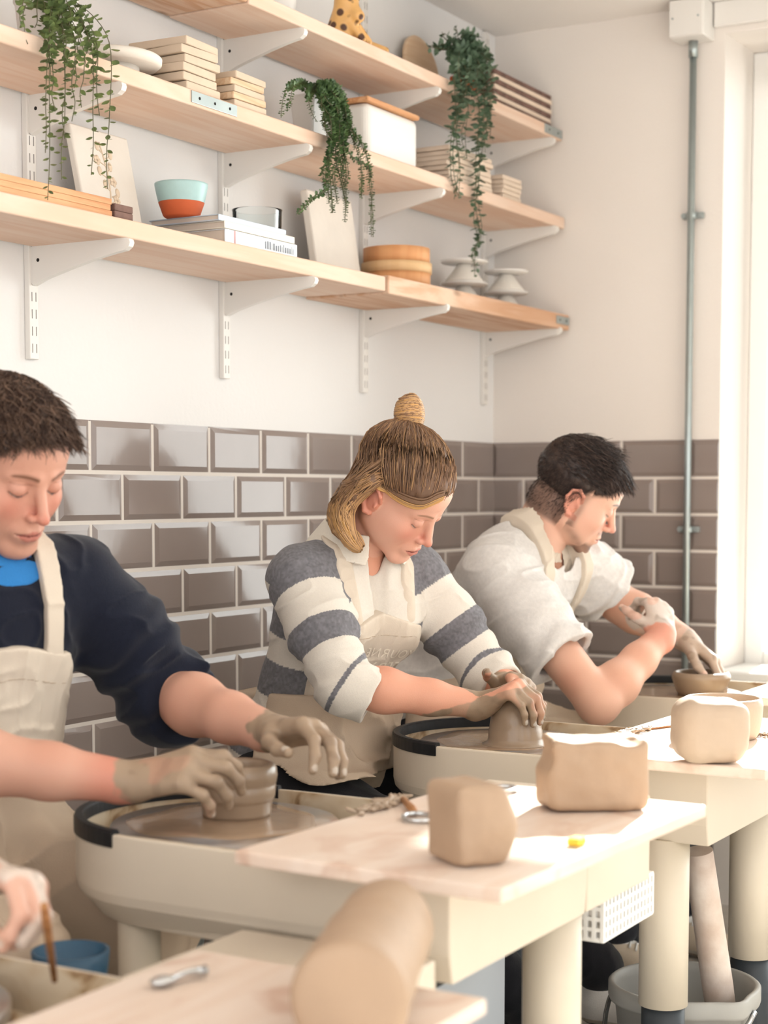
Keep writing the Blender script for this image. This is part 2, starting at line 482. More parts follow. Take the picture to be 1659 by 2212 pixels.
def tile_band(name, plane, L, rows, z0):
    """bevelled metro tiles 200 x 100 in half bond, in front of a grout bed"""
    verts = []; faces = []
    P, H, g, bev, d0, d1 = 0.2, 0.1, 0.0022, 0.013, 0.0035, 0.0085
    r = random.Random(3)
    def add(x0, x1, za, zb, cutl=False, cutr=False):
        if x1 - x0 < 0.012: return
        tx = r.uniform(-1, 1) * 0.0005; tz = r.uniform(-1, 1) * 0.0004
        i = len(verts)
        b0 = bev if not cutl else 0.0; b1 = bev if not cutr else 0.0
        out = [(x0, za), (x1, za), (x1, zb), (x0, zb)]
        inn = [(x0 + b0, za + bev), (x1 - b1, za + bev), (x1 - b1, zb - bev), (x0 + b0, zb - bev)]
        for x, z in out: verts.append((x, 0.0, z))
        for x, z in out: verts.append((x, d0, z))
        k = 0
        for x, z in inn:
            verts.append((x, d1 + (tx if k in (1, 2) else -tx) + (tz if k > 1 else -tz), z)); k += 1
        faces.append((i + 8, i + 9, i + 10, i + 11))
        for a in range(4):
            c = (a + 1) % 4
            faces.append((i + 4 + a, i + 4 + c, i + 8 + c, i + 8 + a)); faces.append((i + a, i + c, i + 4 + c, i + 4 + a))
    for k in range(rows):
        zt = z0 - k * H - (g if k else -0.003); zb = z0 - (k + 1) * H + g
        off = 0.0 if k % 2 == 0 else P / 2
        x = -off
        while x < L:
            a = max(x, 0.0); e = min(x + P, L)
            add(a + (g if x >= 0 else 0.0015), e - (g if x + P <= L else 0.0), zb, zt, x < 0, x + P > L); x += P
    if plane == 'back': vs = [(-x, -y, z) for x, y, z in verts]; fs = faces
    else: vs = [(-y, -x, z) for x, y, z in verts]; fs = [f[::-1] for f in faces]
    me_o = mesh_obj(name, vs, fs, M_tile)
    bmx = bmesh.new(); bmx.from_mesh(me_o.data); bmesh.ops.recalc_face_normals(bmx, faces=bmx.faces[:]); bmx.to_mesh(me_o.data); bmx.free()
    me_o['kind'] = 'structure'
    return me_o
TZ = 1.27
t1 = tile_band('trim_1', 'back', 4.6, 12, TZ)
b = MB(); b.box((-4.6, -0.0042, 0.0), (-0.0045, -0.0002, TZ + 0.001)); b.build('grout_bed', M_grout, t1)
t2 = tile_band('trim_2', 'end', 0.680, 12, TZ)
b = MB(); b.box((-0.0042, -0.680, 0.0), (-0.0002, -0.0002, TZ + 0.001)); b.build('grout_bed', M_grout, t2)

# window in the end wall: frame bars and glass
b = MB()
fx0, fx1 = 0.235, 0.285
def fbar(y0, y1, z0, z1, x0=fx0, x1=fx1): b.box((x0, min(y0, y1), z0), (x1, max(y0, y1), z1), 0.004)
fbar(WY0 - 0.0005, WY0 - 0.055, WZ0 + 0.001, WZ1 - 0.001); fbar(WY1 + 0.0005, WY1 + 0.055, WZ0 + 0.001, WZ1 - 0.001)
for ya, yb in ((WY0 - 0.0552, -1.52 + 0.0002), (-1.5702, -2.45 + 0.0002), (-2.5002, WY1 + 0.0552)):
    fbar(ya, yb, WZ0 + 0.001, WZ0 + 0.06); fbar(ya, yb, WZ1 - 0.07, WZ1 - 0.001)
for yy in (-1.52, -2.45): fbar(yy, yy - 0.05, WZ0 + 0.001, WZ1 - 0.001)
w = struct('window_1', b, M_white_trim)
b = MB(); b.box((0.256, WY1 + 0.05, WZ0 + 0.05), (0.260, WY0 - 0.05, WZ1 - 0.06)); b.build('window_pane', M_glass, w)
b = MB(); b.box((-0.03, WY1, WZ0 + 0.001), (0.235, WY0 - 0.002, WZ0 + 0.028), 0.006); b.build('window_sill', M_white_trim, w)
b = MB(); b.tube([(0.17, WY0 - 0.10, 2.27), (0.17, WY1 + 0.1, 2.27)], 0.028, 16); b.tube([(0.17, WY0 - 0.085, 2.27), (0.17, WY0 - 0.10, 2.27)], 0.034, 16)
bl = b.build('roller_blind', M_white_trim); tag(bl, 'white rolled-up blind tube at the head of the bright window', 'blind')

# trunking box, conduit and its saddles
r0 = empty('electrical_box', (-0.045, -0.602, 2.375), label='white square electrical box at ceiling height on top of the grey pipe', cat='electrical box')
b = MB(); b.box((-0.045, -0.050, -0.048), (0.044, 0.046, 0.049), 0.004); b.build('body', M_white_metal, r0)
b = MB(); b.box((-0.050, -0.048, -0.046), (-0.0452, 0.044, 0.047), 0.002); b.build('cover', M_white_metal, r0)
for y in (-0.036, 0.034):
    b = MB(); b.tube([(-0.0515, y, -0.0), (-0.0495, y, 0.0)], 0.0028, 10); b.build('screw', M_galv, r0)
r0 = empty('conduit_pipe', (-0.03, -0.603, 0.62), label='vertical grey steel conduit pipe running down the end wall to the wheel', cat='pipe')
b = MB(); b.tube([(0, 0, -0.6), (0, 0, 1.70)], 0.0095, 16); b.build('pipe', M_galv, r0)
b = MB(); b.tube([(0, 0, 1.665), (0, 0, 1.707)], 0.0125, 16); b.build('coupling', M_galv, r0)
for z in (1.852 - 0.62 + 0.02, 1.03 - 0.62):
    b = MB(); b.tube([(0.006, 0, z - 0.009), (0.006, 0, z + 0.009)], 0.0145, 16)
    b.box((0.010, -0.030, z - 0.008), (0.026, 0.030, z + 0.008), 0.003)
    for y in (-0.023, 0.023): b.tube([(0.004, y, z), (0.012, y, z)], 0.007, 12)
    b.build('saddle_clip', M_galv, r0)
b = MB(); b.box((-0.022, -3.5, 2.36), (0.0, -0.655, 2.424), 0.003); o = b.build('trim_3', M_white_metal); o['kind'] = 'structure'

# ------------------------------------------------------------------ shelving
Z3 = [1.589, 1.867, 2.109]   # undersides
def upright(x, lab):
    r = empty('shelf_upright', (x, 0, 1.38), label=lab, cat='shelf upright', group=None)
    mb = MB()
    mb.box((-0.0125, -0.013, 0.0), (0.0125, -0.0002, ZC - 1.385), 0.0015)
    z = 0.012
    while z < 1.03:
        for dx in (-0.0055, 0.0055): mb.box((dx - 0.0009, -0.0134, z), (dx + 0.0009, -0.0128, z + 0.017), mi=1)
        z += 0.032
    mb.build('rail', [M_white_metal, M_slot], r)
    return r
def bracket(x, z, L, lab):
    r = empty('shelf_bracket', (x, -0.013, z), label=lab, cat='shelf bracket', group=None)
    pts = [(0, 0), (-L + 0.008, 0), (-L + 0.002, -0.003), (-L, -0.009), (-L + 0.003, -0.016), (-L + 0.012, -0.022)]
    n = 8
    for i in range(1, n): 
        t = i / n; pts.append((-L + 0.012 + (L - 0.02) * t, -0.022 - 0.046 * t ** 1.25))
    pts += [(-0.004, -0.072), (0, -0.068)]
    mb = MB()
    MX = Matrix(((0, 0, 1, 0), (1, 0, 0, 0), (0, 1, 0, 0), (0, 0, 0, 1)))
    vs = mb.prism(pts, -0.0065, 0.0065, MX)
    mb.build('arm', M_white_metal, r)
    mb = MB(); mb.tube([(-0.0068, -0.017, -0.026), (-0.0060, -0.017, -0.026)], 0.0035, 12); mb.build('screw_hole', M_hole, r)
    return r
UX = [-1.966, -1.343, -0.744, -0.075]
names = ['left-most', 'second from left', 'third from left', 'right-most']
for i, x in enumerate(UX):
    upright(x, '%s white slotted shelf upright screwed to the wall' % names[i])
    for k, z in enumerate(Z3):
        bracket(x, z, [0.235, 0.222, 0.210][k], 'white bracket under the %s pine shelf on the %s upright' % (['lowest', 'middle', 'top'][k], names[i]))
def board(name, x0, x1, z0, th, dep, lab, m, seed=0, y1=-0.0145):
    r = empty('pine_shelf', ((x0 + x1) / 2, -dep / 2, z0), label=lab, cat='shelf')
    L = (x1 - x0) / 2; rr = random.Random(seed)
    mb = MB(); mb.box((-L, -dep / 2, 0), (L, dep / 2 + y1, th), 0.0035, 3)
    mb.build('board', m, r)
    return r
board('s', -3.3, -1.03, Z3[0], 0.034, 0.236, 'long left pine board of the lowest shelf with bowl and books', M_shelf)
S1 = board('s', -1.026, -0.012, Z3[0] - 0.005, 0.0425, 0.242, 'right pine board of the lowest shelf carrying the bamboo steamer', M_shelf2)
S2 = board('s', -3.3, -0.012, Z3[1], 0.031, 0.226, 'middle pine shelf board with metal joining plate', M_shelf)
S3 = board('s', -1.545, -0.012, Z3[2], 0.030, 0.216, 'top pine shelf board carrying the spotted figurine', M_shelf)
S4 = board('s', -3.3, -1.549, Z3[2] + 0.002, 0.034, 0.216, 'upper left pine board, only its end in view at the top edge', M_shelf2)
def plate(x0, x1, y, z0, z1, parent, nm='joining_plate'):
    mb = MB(); px, py, pz = parent.location
    mb.box((x0 - px, y - 0.002 - py, z0 - pz), (x1 - px, y - py, z1 - pz), 0.0006)
    mb.build(nm, M_galv, parent)
    n = max(2, int((x1 - x0) / 0.04))
    for i in range(n):
        mb = MB(); mb.tube([(x0 + (x1 - x0) * (i + .5) / n - px, y - 0.0026 - py, (z0 + z1) / 2 - pz), (x0 + (x1 - x0) * (i + .5) / n - px, y - 0.0018 - py, (z0 + z1) / 2 - pz)], 0.003, 8)
        mb.build('rivet', M_hole, parent)
plate(-1.755, -1.605, -0.2262, Z3[1] + 0.006, Z3[1] + 0.028, S2)
plate(-0.13, -0.015, -0.2162, Z3[2] + 0.004, Z3[2] + 0.028, S3)
plate(-0.10, -0.015, -0.2422, Z3[0] + 0.008, Z3[0] + 0.030, S1)

# ------------------------------------------------------------------ light: sky, low sun through the end window
wd = bpy.data.worlds.new('World'); scene.world = wd; wd.use_nodes = True
wn = wd.node_tree.nodes; wl = wd.node_tree.links
bg = wn['Background']; bg.inputs['Strength'].default_value = 1.0
tcw = wn.new('ShaderNodeTexCoord'); sp = wn.new('ShaderNodeSeparateXYZ'); wl.new(tcw.outputs['Generated'], sp.inputs[0])
rw = wn.new('ShaderNodeValToRGB'); mrw = wn.new('ShaderNodeMapRange'); mrw.inputs['From Min'].default_value = -0.3; mrw.inputs['From Max'].default_value = 0.6
wl.new(sp.outputs['Z'], mrw.inputs['Value']); wl.new(mrw.outputs[0], rw.inputs['Fac'])
rw.color_ramp.elements[0].color = (1.25, 1.20, 1.15, 1); rw.color_ramp.elements[1].color = (0.91, 0.965, 1.0, 1)  # ground half raised above the sky's level, added to brighten the ceiling
e = rw.color_ramp.elements.new(0.36); e.color = (0.98, 0.98, 0.98, 1)
wl.new(rw.outputs['Color'], bg.inputs['Color'])
sl = bpy.data.lights.new('sun', 'SUN'); sl.energy = 7.0; sl.angle = R(0.9); sl.color = (1.0, 0.97, 0.93)
so = bpy.data.objects.new('sun', sl); COL.objects.link(so)
sd_ = Vector((-1.0, -0.155, -0.555)); so.rotation_euler = sd_.to_track_quat('-Z', 'Y').to_euler()
al = bpy.data.lights.new('window_light', 'AREA'); al.shape = 'RECTANGLE'; al.size = 2.6; al.size_y = 1.6; al.energy = 18; al.color = (1.0, 0.985, 0.97)
ao = bpy.data.objects.new('window_light', al); COL.objects.link(ao); ao.location = (0.34, -2.1, 1.5); ao.rotation_euler = (R(90), 0, R(90))

# ------------------------------------------------------------------ camera
cd = bpy.data.cameras.new('camera'); co = bpy.data.objects.new('camera', cd); COL.objects.link(co); scene.camera = co
cd.sensor_fit = 'HORIZONTAL'; cd.sensor_width = 24.0; cd.lens = FPX / 1659 * 24.0
cd.shift_y = (CY - 1106.0) / 1659.0
co.location = CAM
co.rotation_euler = Vector(_f).to_track_quat('-Z', 'Y').to_euler()
cd.clip_start = 0.05
cd.dof.use_dof = True; cd.dof.focus_distance = 3.15; cd.dof.aperture_fstop = 3.2
scene.view_settings.view_transform = 'Standard'; scene.view_settings.look = 'None'
scene.view_settings.gamma = 1.0; scene.view_settings.use_curve_mapping = False
scene.view_settings.exposure = 1.48
scene.cycles.use_denoising = True
scene.cycles.use_adaptive_sampling = True; scene.cycles.adaptive_threshold = 0.025
scene.cycles.max_bounces = 7; scene.cycles.diffuse_bounces = 3; scene.cycles.glossy_bounces = 3; scene.cycles.transmission_bounces = 6
scene.cycles.caustics_reflective = False; scene.cycles.caustics_refractive = False
scene.cycles.sample_clamp_indirect = 6.0
# ------------------------------------------------------------------ pottery wheels
M_tub = mat('cream_plastic', (222, 209, 190), 0.38, noise=0.05, nscale=4, spec=0.4)
def pan_material():
    m = mat('slip_stained_plastic', (226, 208, 182), 0.45)
    nt = m.node_tree; N = nt.nodes; L = nt.links; b = N['Principled BSDF']
    tc = N.new('ShaderNodeTexCoord'); nz = N.new('ShaderNodeTexNoise'); nz.inputs['Scale'].default_value = 13; nz.inputs['Detail'].default_value = 3; nz.inputs['Distortion'].default_value = 1.2
    L.new(tc.outputs['Object'], nz.inputs['Vector'])
    rp = N.new('ShaderNodeValToRGB'); L.new(nz.outputs['Fac'], rp.inputs['Fac'])
    el = rp.color_ramp.elements
    el[0].position = 0.36; el[0].color = lin((142, 112, 82)); el[1].position = 0.58; el[1].color = lin((222, 205, 178))
    e = el.new(0.42); e.color = lin((176, 146, 112)); e = el.new(0.47); e.color = lin((206, 182, 148))
    L.new(rp.outputs['Color'], b.inputs['Base Color']); return m
M_pan = pan_material()
M_head = mat('wet_aluminium', (150, 150, 152), 0.28, metal=0.35, noise=0.25, nscale=9, col2=(168, 142, 118), coat=0.5)
M_slip = mat('wet_slip', (176, 148, 122), 0.22, noise=0.12, nscale=12, bump=0.0008, bscale=50, coat=0.4)
M_clay = mat('wet_clay', (168, 145, 122), 0.32, noise=0.10, nscale=10, bump=0.0006, bscale=70, coat=0.25)
M_clay_dry = mat('leather_hard_clay', (180, 152, 126), 0.6, noise=0.10, nscale=9, bump=0.0012, bscale=45)
M_clay_pale = mat('pale_clay', (196, 174, 152), 0.62, noise=0.10, nscale=9, bump=0.0010, bscale=60)
M_ply = wood('white_faced_ply', (240, 226, 214), (220, 192, 170), 0.35, axis=0, rings=5, knots=False, strength=0.5)
def stain(m, sc, col, lo, hi, amt):
    nt = m.node_tree; N = nt.nodes; L = nt.links; b = N['Principled BSDF']; src = b.inputs['Base Color'].links[0].from_socket
    tc = N.new('ShaderNodeTexCoord'); nz = N.new('ShaderNodeTexNoise'); nz.inputs['Scale'].default_value = sc; nz.inputs['Detail'].default_value = 4; nz.inputs['Distortion'].default_value = 0.8
    L.new(tc.outputs['Object'], nz.inputs['Vector']); mr = N.new('ShaderNodeMapRange'); mr.inputs['From Min'].default_value = lo; mr.inputs['From Max'].default_value = hi; mr.inputs['To Max'].default_value = amt
    L.new(nz.outputs['Fac'], mr.inputs['Value']); mx = N.new('ShaderNodeMix'); mx.data_type = 'RGBA'; L.new(mr.outputs[0], mx.inputs[0]); L.new(src, mx.inputs[6]); mx.inputs[7].default_value = lin(col); L.new(mx.outputs[2], b.inputs['Base Color'])
stain(M_ply, 9.0, (196, 156, 132), 0.56, 0.70, 0.65)
M_steel = mat('bright_steel', (205, 208, 210), 0.2, metal=0.9)
M_leg = mat('cream_plastic_pipe', (222, 210, 190), 0.42, noise=0.04, nscale=5)
M_foot = mat('dark_pipe', (58, 64, 70), 0.45, noise=0.2, nscale=12)
WC = [-3.12, -2.42, -1.49, -0.575]
WLAB = ['nearest wheel at the bottom left corner', 'wheel in front of the man in the navy jumper', 'wheel in front of the woman in the striped top', 'far wheel in front of the man in the pale T-shirt']
def make_wheel(cx, lab, dz=0.0):
    r = empty('pottery_wheel', (cx, -0.77, dz), label=lab, cat='pottery wheel', group=None)
    yc = 0.008; W = 0.21
    def outline(w, y0, n=60):
        pts = [(w, y0)] + [(w * math.cos(a), yc + w * math.sin(a)) for a in [math.pi * k / n for k in range(n + 1)]] + [(-w, y0)]
        return pts
    # tub : outer skin, inner skin, floor
    yo = -0.482
    o_ = outline(W, yo); i_ = outline(W - 0.009, yo + 0.009)
    bm = bmesh.new(); n = len(o_)
    def ring(p, z, s=1.0): return [bm.verts.new((x * (s if y > yc else 1 - (1 - s) * 0.25), (y - yc) * s + yc if y > yc else y, z)) for x, y in p]
    ob0 = ring(o_, 0.530, 0.84); ob = ring(o_, 0.566, 0.985); ot0 = ring(o_, 0.580); ot = ring(o_, 0.663); it = ring(i_, 0.663); ib = ring(i_, 0.596)
    for a, c in ((ob0, ob), (ob, ot0), (ot0, ot), (ot, it), (it, ib)):
        for k in range(n): bm.faces.new((a[k], a[(k + 1) % n], c[(k + 1) % n], c[k]))
    bm.faces.new(ob0[::-1])
    bmesh.ops.recalc_face_normals(bm, faces=bm.faces[:])
    me = bpy.data.meshes.new('tub'); bm.to_mesh(me); bm.free(); o = _finish('tub', me, M_tub, r, False, False)
    md = o.modifiers.new('b', 'BEVEL'); md.width = 0.003; md.segments = 2; md.limit_method = 'ANGLE'
    # inner liner with slip stains
    bm = bmesh.new(); j_ = outline(W - 0.0096, yo + 0.0096); k1 = [bm.verts.new((x, y, 0.6632)) for x, y in i_]; k2 = [bm.verts.new((x, y, 0.661)) for x, y in j_]; k3 = [bm.verts.new((x * .985, y, 0.603)) for x, y in j_]
    m_ = len(j_)
    for a, c in ((k1, k2), (k2, k3)):
        for k in range(m_): bm.faces.new((a[k], a[(k + 1) % m_], c[(k + 1) % m_], c[k]))
    bm.faces.new(k3); bmesh.ops.recalc_face_normals(bm, faces=bm.faces[:])
    for f in bm.faces: f.normal_flip()
    me = bpy.data.meshes.new('splash_pan'); bm.to_mesh(me); bm.free(); _finish('splash_pan', me, M_pan, r, False, False)
    # rubber edge clipped over the rounded end
    mb = MB(); seg = 40; prev = None
    path = [(W * math.cos(a), yc + W * math.sin(a)) for a in [R(9) + (math.pi - R(18)) * k / seg for k in range(seg + 1)]]
    def off(i, d):
        x, y = path[i]
        if y > yc - 1e-6: l = math.hypot(x, y - yc); return (x / l * (l + d), yc + (y - yc) / l * (l + d))
        return (x + (d if x > 0 else -d), y)
    rr = []
    for i in range(len(path)):
        a = off(i, 0.0022); c = off(i, -0.012)
        rr.append([mb.bm.verts.new((*a, 0.645)), mb.bm.verts.new((*a, 0.665)), mb.bm.verts.new((*off(i, 0.000), 0.669)), mb.bm.verts.new((*off(i, -0.010), 0.669)), mb.bm.verts.new((*c, 0.666)), mb.bm.verts.new((*c, 0.650))])
    for a, c in zip(rr, rr[1:]):
        for k in range(5): mb.bm.faces.new((a[k], a[k + 1], c[k + 1], c[k]))
    mb.bm.faces.new(rr[0]); mb.bm.faces.new(rr[-1][::-1])
    for a, c in zip(rr, rr[1:]): mb.bm.faces.new((a[0], c[0], c[5], a[5]))
    mb.build('rubber_edge', M_dark, r)
    # wheel head
    mb = MB(); mb.lathe([(0, 0.652), (0.06, 0.652), (0.1635, 0.651), (0.167, 0.648), (0.167, 0.634), (0.163, 0.631), (0.03, 0.630), (0.028, 0.600), (0, 0.600)], 72)
    mb.build('wheel_head', M_head, r)
    # slip ring spread over the head
    mb = MB(); mb.lathe([(0, 0.6535), (0.105, 0.6532), (0.135, 0.6524), (0.1375, 0.6515)], 72, wob=lambda a, z: 0.008 * math.sin(3 * a + cx * 5) + 0.004 * math.sin(7 * a)); mb.build('slip', M_slip, r)
    for (x, y) in ((0.215, -0.425), (-0.165, -0.39), (-0.14, 0.05), (0.14, 0.05)):
        rear = y > 0; rl = 0.030 if rear else 0.043
        mb = MB(); mb.tube([(x, y, 0.235), (x, y, 0.532)], rl, 28); lg = mb.build('leg', M_leg, r)
        mb = MB(); mb.tube([(x, y, -dz), (x, y, 0.24)], rl - 0.005, 24); mb.build('foot', M_foot, lg)
    mb = MB(); mb.box((0.2095, yo, 0.530), (0.455, -0.20, 0.663), 0.004, 2); mb.build('side_table', M_tub, r)
    mb = MB(); mb.box((-0.16, -0.36, 0.455), (0.10, -0.08, 0.531), 0.012); mb.build('motor_housing', M_dark, r)
    # drips of slip
    return r
WH = [make_wheel(c, 'cream pottery wheel: ' + l, dz) for c, l, dz in zip(WC, WLAB, (-0.09, 0, 0, 0))]

def make_board(i, w=0.60):
    cx = WC[i]
    lab = ['pale board on the nearest wheel, under the blurred pug of clay', 'pale wooden board with two clay lumps, partly in bright sun', 'pale wooden board holding a pot and a clay lump at the right edge', 'pale board on the far wheel beside the window'][i]
    r = empty('work_board', (cx - 0.02 if i else -3.15, -1.205 if i else -1.225, 0.6725 if i else 0.5815), rot=(0, 0, R([0, -2.5, -1, 0][i])), label=lab, cat='board')
    mb = MB(); mb.box((-w / 2, -0.188, 0), (w / 2, 0.188, 0.0185), 0.004, 3); mb.build('board', M_ply, r)
    return r
BD = [make_board(i) for i in range(4)]
ZB = 0.6915   # top of boards

# ------------------------------------------------------------------ thrown pots
def put_lathe(name, x, y, z, prof, m, lab, cat, seg=72, wob=None):
    mb = MB(); mb.lathe(prof, seg, wob=wob); o = mb.build(name, m); o.location = (x, y, z); tag(o, lab, cat); return o
c = at(511, 1700, Z=0.695); px_, py_ = c[0], c[1]
prof = [(0, 0.0), (0.0505, 0.0), (0.0515, 0.006), (0.054, 0.022), (0.0545, 0.0235), (0.0560, 0.0245), (0.0575, 0.030), (0.0585, 0.046), (0.0575, 0.0475), (0.0590, 0.0495), (0.0605, 0.060),
        (0.0590, 0.071), (0.0555, 0.0765), (0.0500, 0.0785), (0.0455, 0.0770), (0.0430, 0.072), (0.0435, 0.05), (0.043, 0.012), (0.02, 0.010), (0, 0.010)]
put_lathe('clay_pot', px_, py_, 0.653, prof, M_clay, 'low clay pot with two grooves being thrown by the man in navy', 'clay pot', wob=lambda a, z: 0.0007 * math.sin(2 * a + 40 * z))
POT1 = (px_, py_)
c = at(1114, 1606, Z=0.653); DOME = (c[0], c[1])
prof = [(0, 0.088), (0.012, 0.0875), (0.024, 0.084), (0.034, 0.077), (0.042, 0.066), (0.0470, 0.052), (0.0495, 0.036), (0.0500, 0.030), (0.0515, 0.026), (0.0520, 0.012), (0.0550, 0.003), (0.064, 0.0008), (0.064, 0.0)]
put_lathe('clay_dome', DOME[0], DOME[1], 0.653, prof, M_clay, 'dome of wet clay under the clasped hands of the woman', 'clay', wob=lambda a, z: 0.0006 * math.sin(3 * a + 60 * z))
c = at(1514, 1499, Z=0.655); BOWL3 = (c[0], c[1])
prof = [(0, 0.0), (0.052, 0.0), (0.057, 0.008), (0.064, 0.026), (0.0685, 0.040), (0.0685, 0.047), (0.065, 0.0535), (0.061, 0.0555), (0.058, 0.053), (0.059, 0.044), (0.056, 0.028), (0.045, 0.010), (0, 0.008)]
put_lathe('clay_bowl', BOWL3[0], BOWL3[1], 0.653, prof, M_clay, 'shallow clay bowl on the far wheel under the hand of the bearded man', 'clay bowl')
c = at(1560, 1592, Z=ZB)
prof = [(0, 0.0), (0.060, 0.0), (0.066, 0.010), (0.070, 0.030), (0.0715, 0.052), (0.069, 0.062), (0.0655, 0.064), (0.064, 0.061), (0.0665, 0.050), (0.064, 0.030), (0.055, 0.012), (0, 0.010)]
prof = [(r, z * 1.12) for r, z in prof]
put_lathe('clay_bowl', c[0], c[1], ZB + 0.0005, prof, M_clay_pale, 'thin-walled clay bowl standing behind the clay lump at the right edge', 'clay bowl')

# ------------------------------------------------------------------ lumps of clay
def lump(name, c, rot, half, rd, m, lab, dents=(), amp=0.004, seed=1, tilt=0.0, cap=None):
    s = SDF(); s.k = 0.012; M = np.array(Matrix.Rotation(rot, 3, 'Z') @ Matrix.Rotation(tilt, 3, 'Y'))
    s.box((0, 0, 0), half, rd, M)
    if cap is not None: s.ell(M @ np.array(cap[0]), cap[1], M, 'u', 0.03)
    for (p, r_, k) in dents: s.ell(M @ np.array(p), r_, M, 's', k)
    s.post.append(lambda P, d: d + amp * vnoise(P + seed, 26.0) * 0.6 + amp * 0.4 * vnoise(P + seed, 60.0))
    zz = -half[2]
    s.fun(lambda P: P[:, 2] - zz - 0.001, (0, 0, 0), 0.3, 's', 0.003)
    o = sdf_obj(name, s, 0.0028, m, relax=2)
    o.location = (c[0], c[1], ZB + half[2] - 0.001 + 0.0006); tag(o, lab, 'clay lump'); return o
c = at(1304, 1748, Z=ZB)
lump('clay_lump', (c[0] + .004, c[1] + 0.02), R(-52), (0.072, 0.042, 0.051), 0.014, M_clay_dry, 'broad block of clay with a ragged top in the middle of the sunlit board',
     [((-0.078, -0.0, 0.03), (0.018, 0.06, 0.024), 0.012), ((-0.01, 0.0, 0.062), (0.045, 0.05, 0.014), 0.012), ((0.045, -0.03, 0.05), (0.02, 0.02, 0.01), 0.01)], 0.004, 1)
c = at(1046, 1868, Z=ZB)
lump('clay_lump', (c[0] + 0.01, c[1] + 0.03), R(-28), (0.031, 0.042, 0.048), 0.010, M_clay_dry, 'upright clay block with a pointed side on the near edge of the sunlit board',
     [((-0.03, -0.055, 0.03), (0.02, 0.02, 0.06), 0.01), ((0.05, 0, 0.05), (0.02, 0.06, 0.02), 0.014)], 0.003, 4, cap=((0.02, -0.015, -0.004), (0.035, 0.034, 0.036)))
c = at(1572, 1650, Z=ZB)
lump('clay_lump', (c[0] + 0.01, c[1] + 0.035), R(-58), (0.060, 0.050, 0.054), 0.034, M_clay_pale, 'rounded pale clay lump in front of the bowl at the right edge', [((0.04, 0.0, 0.064), (0.06, 0.08, 0.014), 0.02)], 0.003, 7)
# blurred pug of clay in the foreground
a = at(752, 2165, Z=0.6585); bq = at(838, 1992, Z=0.6585)
s = SDF(); s.k = 0.008; ax = nrm(bq - a)
s.cap(a + ax * 0.012, bq - ax * 0.02, 0.0565, 0.052)
s.fun(lambda P: (P - a) @ ax * -1.0, (a + bq) / 2, 0.4, 'i', 0.012)
s.post.append(lambda P, d: d + 0.0025 * vnoise(P, 22.0))
o = sdf_obj('clay_pug', s, 0.003, M_clay_dry, relax=2); tag(o, 'big blurred cylinder of clay lying at the bottom centre of the photo', 'clay lump')

# ------------------------------------------------------------------ tools, bucket, odds and ends on the boards
def ring_tool(u, v, rot, lab, r1=0.026):
    c = at(u, v, Z=ZB + 0.004); r = empty('trimming_tool', (c[0], c[1], ZB + 0.004), rot=(0, 0, rot), label=lab, cat='tool')
    mb = MB(); mb.tube([(r1 * math.cos(t), r1 * 0.8 * math.sin(t), 0) for t in [2 * math.pi * k / 24 for k in range(25)]], 0.0035, 8); mb.build('loop', M_steel, r)
    mb = MB(); mb.tube([(r1, 0, 0), (r1 + 0.02, 0, 0.002), (r1 + 0.09, 0, 0.003)], [0.004, 0.006, 0.0045], 10); mb.build('handle', M_tool_wood, r)
    return r
M_tool_wood = wood('tool_wood', (190, 140, 95), (150, 100, 60), 0.5, axis=0, knots=False)
ring_tool(905, 1765, R(40), 'dull metal ring tool lying beside the upright clay block')
ring_tool(1080, 1704, R(150), 'shiny metal ring tool at the back edge of the sunlit board')
def knife_tool(u, v, rot, lab):
    c = at(u, v, Z=0.607); r = empty('metal_tool', (c[0], c[1], 0.607), rot=(0, 0, rot), label=lab, cat='tool')
    mb = MB(); mb.ball((0, 0, 0), 0.012, 12, (1.3, 1, 0.45)); mb.build('bowl', M_steel, r)
    mb = MB(); mb.tube([(0.012, 0, 0), (0.03, 0, 0.003), (0.055, 0, 0.001)], [0.004, 0.004, 0.006], 8); mb.build('handle', M_steel, r)
knife_tool(352, 2118, R(-20), 'blurred shiny metal spoon tool on the nearest board')
c = at(1262, 1822, Z=ZB + 0.004)
mb = MB(); mb.box((-0.012, -0.009, 0), (0.012, 0.009, 0.010), 0.003); o = mb.build('sponge', mat('yellow_sponge', (240, 200, 70), 0.8, bump=0.001, bscale=120)); o.location = (c[0] + 0.004, c[1] + 0.012, ZB); tag(o, 'small yellow sponge at the front edge of the sunlit board', 'sponge')
# shavings of clay along the back of the boards
M_shav = mat('clay_trimmings', (186, 164, 142), 0.5, noise=0.2, nscale=40)
def shavings(u0, v0, u1, v1, n, z, lab, sc=1.0, nm='clay_trimmings'):
    a = at(u0, v0, Z=z); e = at(u1, v1, Z=z); mb = MB(); rr = random.Random(int(u0))
    for i in range(n):
        t = rr.random(); p = a + (e - a) * t + np.array([rr.uniform(-.007, .007), rr.uniform(-.007, .007), 0.0])
        q = [Vector(p)]; ang = rr.uniform(0, 6.28)
        for k in range(3):
            ang += rr.uniform(-.8, .8); q.append(q[-1] + Vector((math.cos(ang) * 0.006 * sc, math.sin(ang) * 0.006 * sc, rr.uniform(0.000, 0.0025))))
        mb.tube(q, [0.0022 * sc, 0.003 * sc, 0.0028 * sc, 0.001], 5)
    o = mb.build(nm, M_shav); tag(o, lab, 'clay scraps', kind='stuff'); return o
shavings(782, 1757, 868, 1722, 60, ZB + 0.002, 'curled clay trimmings along the back edge of the sunlit board', 1.1)
shavings(1330, 1588, 1402, 1574, 50, ZB + 0.002, 'clay trimmings along the back edge of the board at the right')
shavings(1590, 1585, 1655, 1588, 30, ZB + 0.002, 'clay scraps beside the thin-walled bowl')
